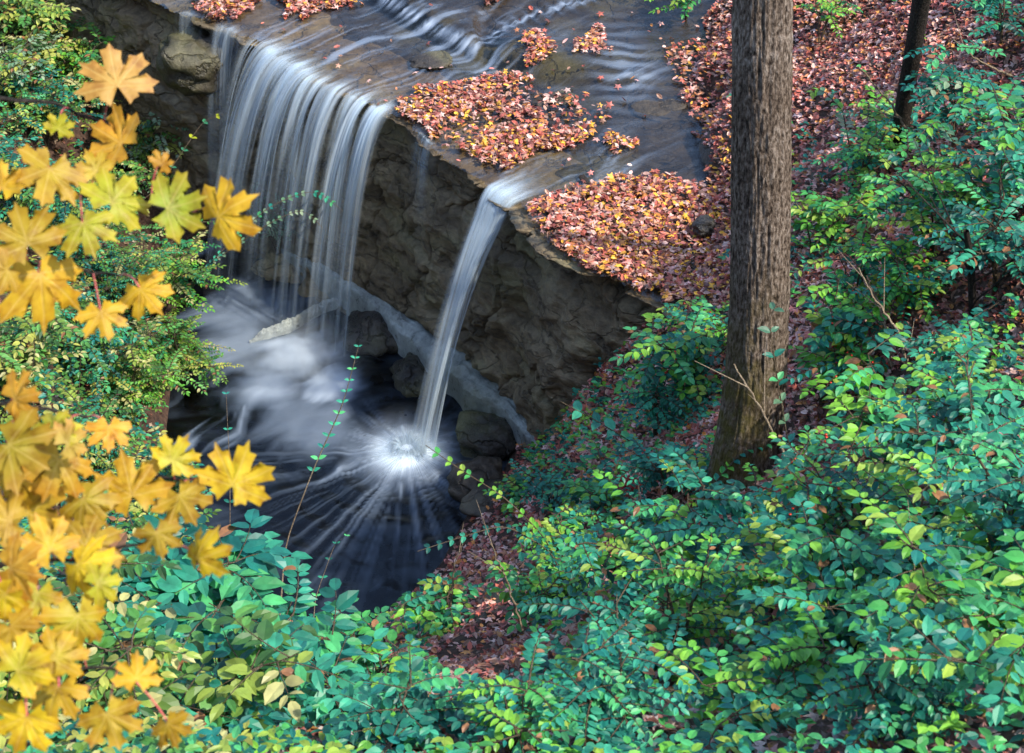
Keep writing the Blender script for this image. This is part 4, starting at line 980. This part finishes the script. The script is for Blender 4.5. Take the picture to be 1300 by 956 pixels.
dA = dd(205, 420)
arch([(205, 420), (270, 330, dA - .5), (340, 262, dA - .6), (400, 238, dA - .6), (435, 268, dA - .6)], .05, 22, 'wispy pale branch hanging across the middle of the wide waterfall', 41, PALE + TEAL)
arch([(205, 420), (260, 340, dA - .4), (330, 290, dA - .55), (385, 262, dA - .55), (410, 290, dA - .5)], .045, 20, 'second pale spray just under the wispy one before the wide waterfall', 42, PALE)
dA = dd(1030, 620)
arch([(1020, 640), (1000, 560, dA - .3), (985, 470, dA - .5), (975, 395, dA - .55), (1005, 372, dA - .55)], .06, 7, 'leafy sprig crossing the trunk halfway down', 43, TEAL + PALE)
dA = dd(900, 640)
arch([(890, 660), (910, 610, dA - .4), (945, 570, dA - .5), (990, 560, dA - .5)], .05, 9, 'leafy sprig crossing the mossy trunk foot', 44, TEAL + LIME)
for k_, (p_, l_) in enumerate([([(1230, 210), (1190, 150), (1150, 190), (1110, 215)], 'yellow green frond reaching left in front of the slender dark tree'), ([(1290, 170), (1250, 120), (1200, 100), (1170, 125)], 'light green frond above the bluish shrub at the upper right'), ([(1080, 200), (1070, 140), (1040, 110), (1020, 125)], 'small light green frond over the red leaves beside the trunk')]):
    dA = dd(*p_[0]); arch([p_[0]] + [(a_2, b_2, dA - .5) for a_2, b_2 in p_[1:]], .06, 12, l_, 50 + k_, LIME + PALE)

# ------------------------------------------------------------------ maple with yellow leaves
HALF = [(0, .62), (.05, .51), (.14, .49), (.12, .38), (.125, .29), (.20, .33), (.22, .41), (.31, .39), (.43, .43), (.41, .33), (.47, .27), (.37, .21), (.28, .13), (.34, .11), (.40, .14), (.44, .07), (.55, .02), (.45, -.05), (.43, -.13), (.33, -.11), (.24, -.10), (.25, -.16), (.18, -.18), (.13, -.25), (.08, -.15), (.03, -.05)]
OUT = np.array(HALF + [(0, -.005)] + [(-x, y) for x, y in HALF[::-1][:-1]])
CEN = np.array((0, .07))
def maple_leaf(parent, c, size, rot, tilt, colr, green, seed, anchor, off, tear=0):
    rs = np.random.default_rng(seed); n = len(OUT)
    O = OUT * (1 + rs.normal(0, .035, OUT.shape)); rings = [.3, .62, .85, 1.0]
    V2 = [CEN[None]] + [CEN + (O - CEN) * k for k in rings]; V2 = np.concatenate(V2)
    r = np.linalg.norm(V2 - CEN, axis=1); th = np.arctan2(V2[:, 0], V2[:, 1] - .0)
    cup = rs.uniform(-.95, .5); z = cup * r ** 2 + .02 * np.cos(th * 4) * r + (fbm(V2[:, 0] * 4 + seed, V2[:, 1] * 4, 0, seed) - .5) * .16
    z += -.16 * np.abs(V2[:, 0]) * rs.uniform(-.6, 1)
    V = np.stack([V2[:, 0], V2[:, 1], z], 1) * size
    Fq = [np.array([(0, 1 + i, 1 + (i + 1) % n) for i in range(n)])]
    q = []
    for k in range(3):
        a, b = 1 + k * n, 1 + (k + 1) * n
        q += [(a + i, b + i, b + (i + 1) % n, a + (i + 1) % n) for i in range(n)]
    Fq.append(np.array(q))
    # face the viewer side, tilted
    zf = -ray(*tilt[2:4]); zf = zf / np.linalg.norm(zf) + np.array([tilt[0], 0, tilt[1]]); zf /= np.linalg.norm(zf)
    y0 = np.array([0, math.sin(R(38)), math.cos(R(38))]); x0 = np.cross(y0, zf); x0 /= np.linalg.norm(x0); y0 = np.cross(zf, x0)
    cr, sr = math.cos(R(rot)), math.sin(R(rot)); X = x0 * cr - y0 * sr; Yv = x0 * sr + y0 * cr
    W = (V[:, :1] - 0) * X + (V[:, 1:2] - .12 * size) * Yv + V[:, 2:] * zf + c
    rn = (r / .5).clip(0, 1)[:, None]
    colr = np.array(colr); cc = colr * (1 + .15 * (fbm(V2[:, 0] * 3, V2[:, 1] * 3, 0, seed + 5) - .5))[:, None]
    if green > 0: cc = cc * (1 - green * (1 - rn ** 1.5)) + np.array((.25, .42, .04)) * green * (1 - rn ** 1.5)
    cc = cc * (1 - .25 * rn ** 3 * np.array([0, .45, .6]))
    pb = c - .12 * size * Yv - zf * .004
    # petiole
    s = np.linspace(0, 1, 10)[:, None]; A = np.array(anchor); mid = (pb + A) / 2 + np.array([0, 0, .03]) - zf * .01
    P = (1 - s) ** 2 * A + 2 * s * (1 - s) * mid + s ** 2 * pb
    tb = Tubes(); tb.add(P, .0016, 5)
    o = mesh_np('leaf', W - off, Fq, M_MAPLE, parent, col=np.clip(cc, 0, 1), uv=V2)
    pt = tb.build('petiole', M_PET, None, off=off)
    # join the stalk into the leaf mesh
    import bmesh
    bm = bmesh.new(); bm.from_mesh(o.data); nb = len(bm.faces); bm.from_mesh(pt.data); bm.faces.ensure_lookup_table()
    for f in bm.faces[nb:]: f.material_index = 1
    bm.to_mesh(o.data); bm.free(); o.data.materials.append(M_PET)
    me = pt.data; bpy.data.objects.remove(pt); bpy.data.meshes.remove(me)
    return o
YO = (.86, .50, .035); OR = (.88, .44, .05); PE = (.92, .50, .14); YG = (.66, .55, .04); GD = (.70, .42, .04); YE = (.92, .60, .03); DK = (.55, .33, .04)
BR = [ # branch path (u, v, distance)
 [(-330, 40, 3.4), (-60, 120, 3.7), (60, 130, 3.9), (150, 160, 4.0)],
 [(-330, 150, 3.3), (-60, 210, 3.5), (80, 245, 3.6), (200, 262, 3.7), (245, 270, 3.7)],
 [(-330, 300, 3.2), (-60, 320, 3.4), (60, 335, 3.6), (150, 350, 3.7)],
 [(-330, 640, 3.2), (-60, 640, 3.3), (70, 625, 3.5), (150, 605, 3.6), (240, 610, 3.6)],
 [(-330, 720, 3.0), (-60, 720, 3.1), (60, 715, 3.3), (200, 690, 3.4)],
 [(-330, 860, 2.9), (-60, 850, 3.0), (60, 845, 3.2), (150, 850, 3.3)],
 [(-330, 480, 3.0), (-60, 500, 3.2), (60, 520, 3.4), (110, 530, 3.5)]]
ML = [ # u, v, diameter px, rotation (deg, clockwise), colour, green
 (147, 98, 98, -10, PE, 0), (148, 178, 88, -60, OR, 0), (62, 222, 98, 200, GD, .1), (2, 232, 62, 0, YO, 0), (32, 300, 96, -20, GD, .1), (148, 250, 92, 40, YG, .3), (222, 262, 88, 75, YG, .6), (284, 270, 96, 60, YO, 0),
 (108, 290, 80, 160, YG, .3), (52, 362, 122, 170, YO, 0), (130, 402, 66, 165, YO, 0), (182, 372, 70, 140, YO, 0), (206, 206, 34, 30, OR, 0), (120, 212, 50, -30, GD, .2), (75, 160, 40, 20, YG, .2),
 (22, 505, 74, 80, OR, 0), (138, 548, 58, 180, OR, 0), (20, 570, 112, 120, DK, .2), (72, 592, 96, 200, OR, .3), (90, 560, 60, 60, PE, .4), (222, 580, 64, 30, YE, .5), (300, 606, 98, 20, YE, .05), (165, 618, 100, -15, YO, 0), (232, 636, 78, 150, GD, .1),
 (200, 682, 62, 170, DK, .1), (256, 702, 80, 20, YE, 0), (118, 688, 92, 60, GD, .1), (40, 640, 110, 10, GD, .1), (20, 724, 90, 100, OR, .1), (105, 722, 84, 120, YE, .15), (45, 760, 74, 200, YO, .6), (98, 792, 96, 180, YO, .4),  # first leaf of this row is a shaded one, its shade put into the darker tint
 (18, 800, 70, 140, DK, 0), (30, 846, 84, 60, YE, .5), (174, 856, 62, 0, YO, 0), (5, 660, 80, 280, DK, 0), (70, 880, 80, 190, YO, .2), (140, 915, 84, 160, GD, .1), (30, 920, 90, 200, YE, .1), (215, 925, 60, 150, YO, .1), (60, 850, 60, -40, DK, 0), (5, 345, 60, 250, GD, 0), (15, 610, 90, 160, YO, .1), (60, 690, 84, -20, YO, .2), (110, 640, 80, 140, GD, .2), (0, 760, 80, 220, YE, .1), (75, 830, 76, 30, YO, .3), (130, 740, 60, 80, YG, .3), (70, 540, 64, 20, YG, .5)]
tr0 = np.array([-1.75, 2.6, 0.]); tr0[2] = ground(tr0[:1], tr0[1:2])[0]
mt = empty('maple_tree', tr0); tag(mt, 'young maple with big golden leaves on thin branches reaching across the left side', 'tree')
trP = [tr0 - np.array([0, 0, .3]), tr0 + np.array([.05, .05, 1]), tr0 + np.array([0, .1, 2.5]), tr0 + np.array([.1, 0, 5])]
tree_trunk(mt, trP, [.07, .06, .05, .035], M_BARK, nk=40, bark=.003, seed=8, nz=160)
paths = []; bobj = []
for k, b in enumerate(BR):
    W = [dep(*p) for p in b]
    zt = W[0][2] - .15; f = np.clip((zt - tr0[2]) / 5, 0, 1); W = [np.array([tr0[0] + .04, tr0[1] + .05, zt])] + W
    P = smooth(resample(np.array(W), 50), 3); P[5:-1] += np.random.default_rng(k).normal(0, .003, (44, 3)); paths.append(P)
    tb = Tubes(); tb.add(P, np.linspace(.012, .0025, 50), 6)
    bobj.append(tb.build('branch', M_DARK, mt, off=tr0))
for i, (u, v, s, rot, c, gr) in enumerate(ML):
    rs = np.random.default_rng(100 + i)
    best = None
    for k, P in enumerate(paths):
        w = (P - CAM) @ FW; pu = 650 + F * P[:, 0] / w; pv = 478 - F * ((P - CAM) @ UP) / w
        d2 = (pu - u) ** 2 + (pv - v) ** 2; j = int(np.argmin(d2))
        if best is None or d2[j] < best[0]: best = (d2[j], k, j, w[j])
    _, k, j, w = best; d = w - rs.uniform(.02, .16)
    c3 = dep(u, v, d); size = s / F * d / 1.0
    maple_leaf(bobj[k], c3, size, rot, (rs.normal(0, .36), rs.normal(.15, .36), u, v), np.array(c) * np.array([.86, .92, .7]) * rs.uniform(.72, 1.1), gr, 300 + i, paths[k][j], tr0)

# a few single dead leaves caught in the shrubs
def dead_leaf(u, v, size, rot, c, label, up=.25):
    d = dd(u, v) - up; e = maple_leaf(None, dep(u, v, d), size, rot, (.2, .3, u, v), c, 0, int(u), dep(u + 3, v + 12, d + .05), np.zeros(3)); e.name = 'dead_leaf'
    tag(e, label, 'leaf')
dead_leaf(800, 615, .16, 200, (.42, .05, .05), 'curled dark red leaf caught in the shrub left of the trunk foot')
dead_leaf(1280, 550, .11, 40, (.75, .35, .40), 'pink fallen leaf caught at the right edge')
dead_leaf(1168, 480, .09, 120, (.75, .62, .58), 'pale pinkish leaf caught on a twig right of the trunk')
dead_leaf(685, 668, .09, 100, (.85, .38, .06), 'orange leaf resting on shrubs below the pale shelf end')
dead_leaf(722, 796, .07, 10, (.75, .55, .48), 'pale curled leaf right of the bare brown soil')
dead_leaf(210, 745, .10, 170, (.45, .22, .22), 'dull pink leaf below the yellow cluster')
dead_leaf(905, 575, .09, 250, (.70, .40, .32), 'pale orange leaf stuck beside the trunk foot')
dead_leaf(995, 785, .13, 90, (.32, .11, .09), 'large curled brown leaf in the lower right shrubs')

# ------------------------------------------------------------------ light
SUN_EL, SUN_AZ = 50, 118       # azimuth measured clockwise from +Y
w = bpy.data.worlds.new('World'); scene.world = w; w.use_nodes = True; nt = w.node_tree
bg = nt.nodes['Background']; sky = nt.nodes.new('ShaderNodeTexSky'); sky.sky_type = 'NISHITA'; sky.sun_disc = False
sky.sun_elevation = R(SUN_EL); sky.sun_rotation = R(SUN_AZ); nt.links.new(sky.outputs[0], bg.inputs[0]); bg.inputs[1].default_value = .15
sd_ = bpy.data.lights.new('sun', 'SUN'); sd_.energy = 2.4; sd_.angle = R(1.5); sd_.color = (1, .93, .82)
so = bpy.data.objects.new('sun', sd_); COL.objects.link(so)
sv = Vector((math.sin(R(SUN_AZ)) * math.cos(R(SUN_EL)), math.cos(R(SUN_AZ)) * math.cos(R(SUN_EL)), math.sin(R(SUN_EL))))
so.rotation_euler = sv.to_track_quat('Z', 'Y').to_euler(); so.location = sv * 40

scene.view_settings.view_transform = 'Standard'; scene.view_settings.look = 'None'; scene.view_settings.gamma = 1; scene.view_settings.use_curve_mapping = False
scene.view_settings.exposure = 1.42
scene.cycles.use_denoising = True; scene.cycles.max_bounces = 6; scene.cycles.transparent_max_bounces = 20; scene.cycles.diffuse_bounces = 3; scene.cycles.volume_bounces = 2
scene.cycles.caustics_reflective = False; scene.cycles.caustics_refractive = False; scene.cycles.sample_clamp_indirect = 4
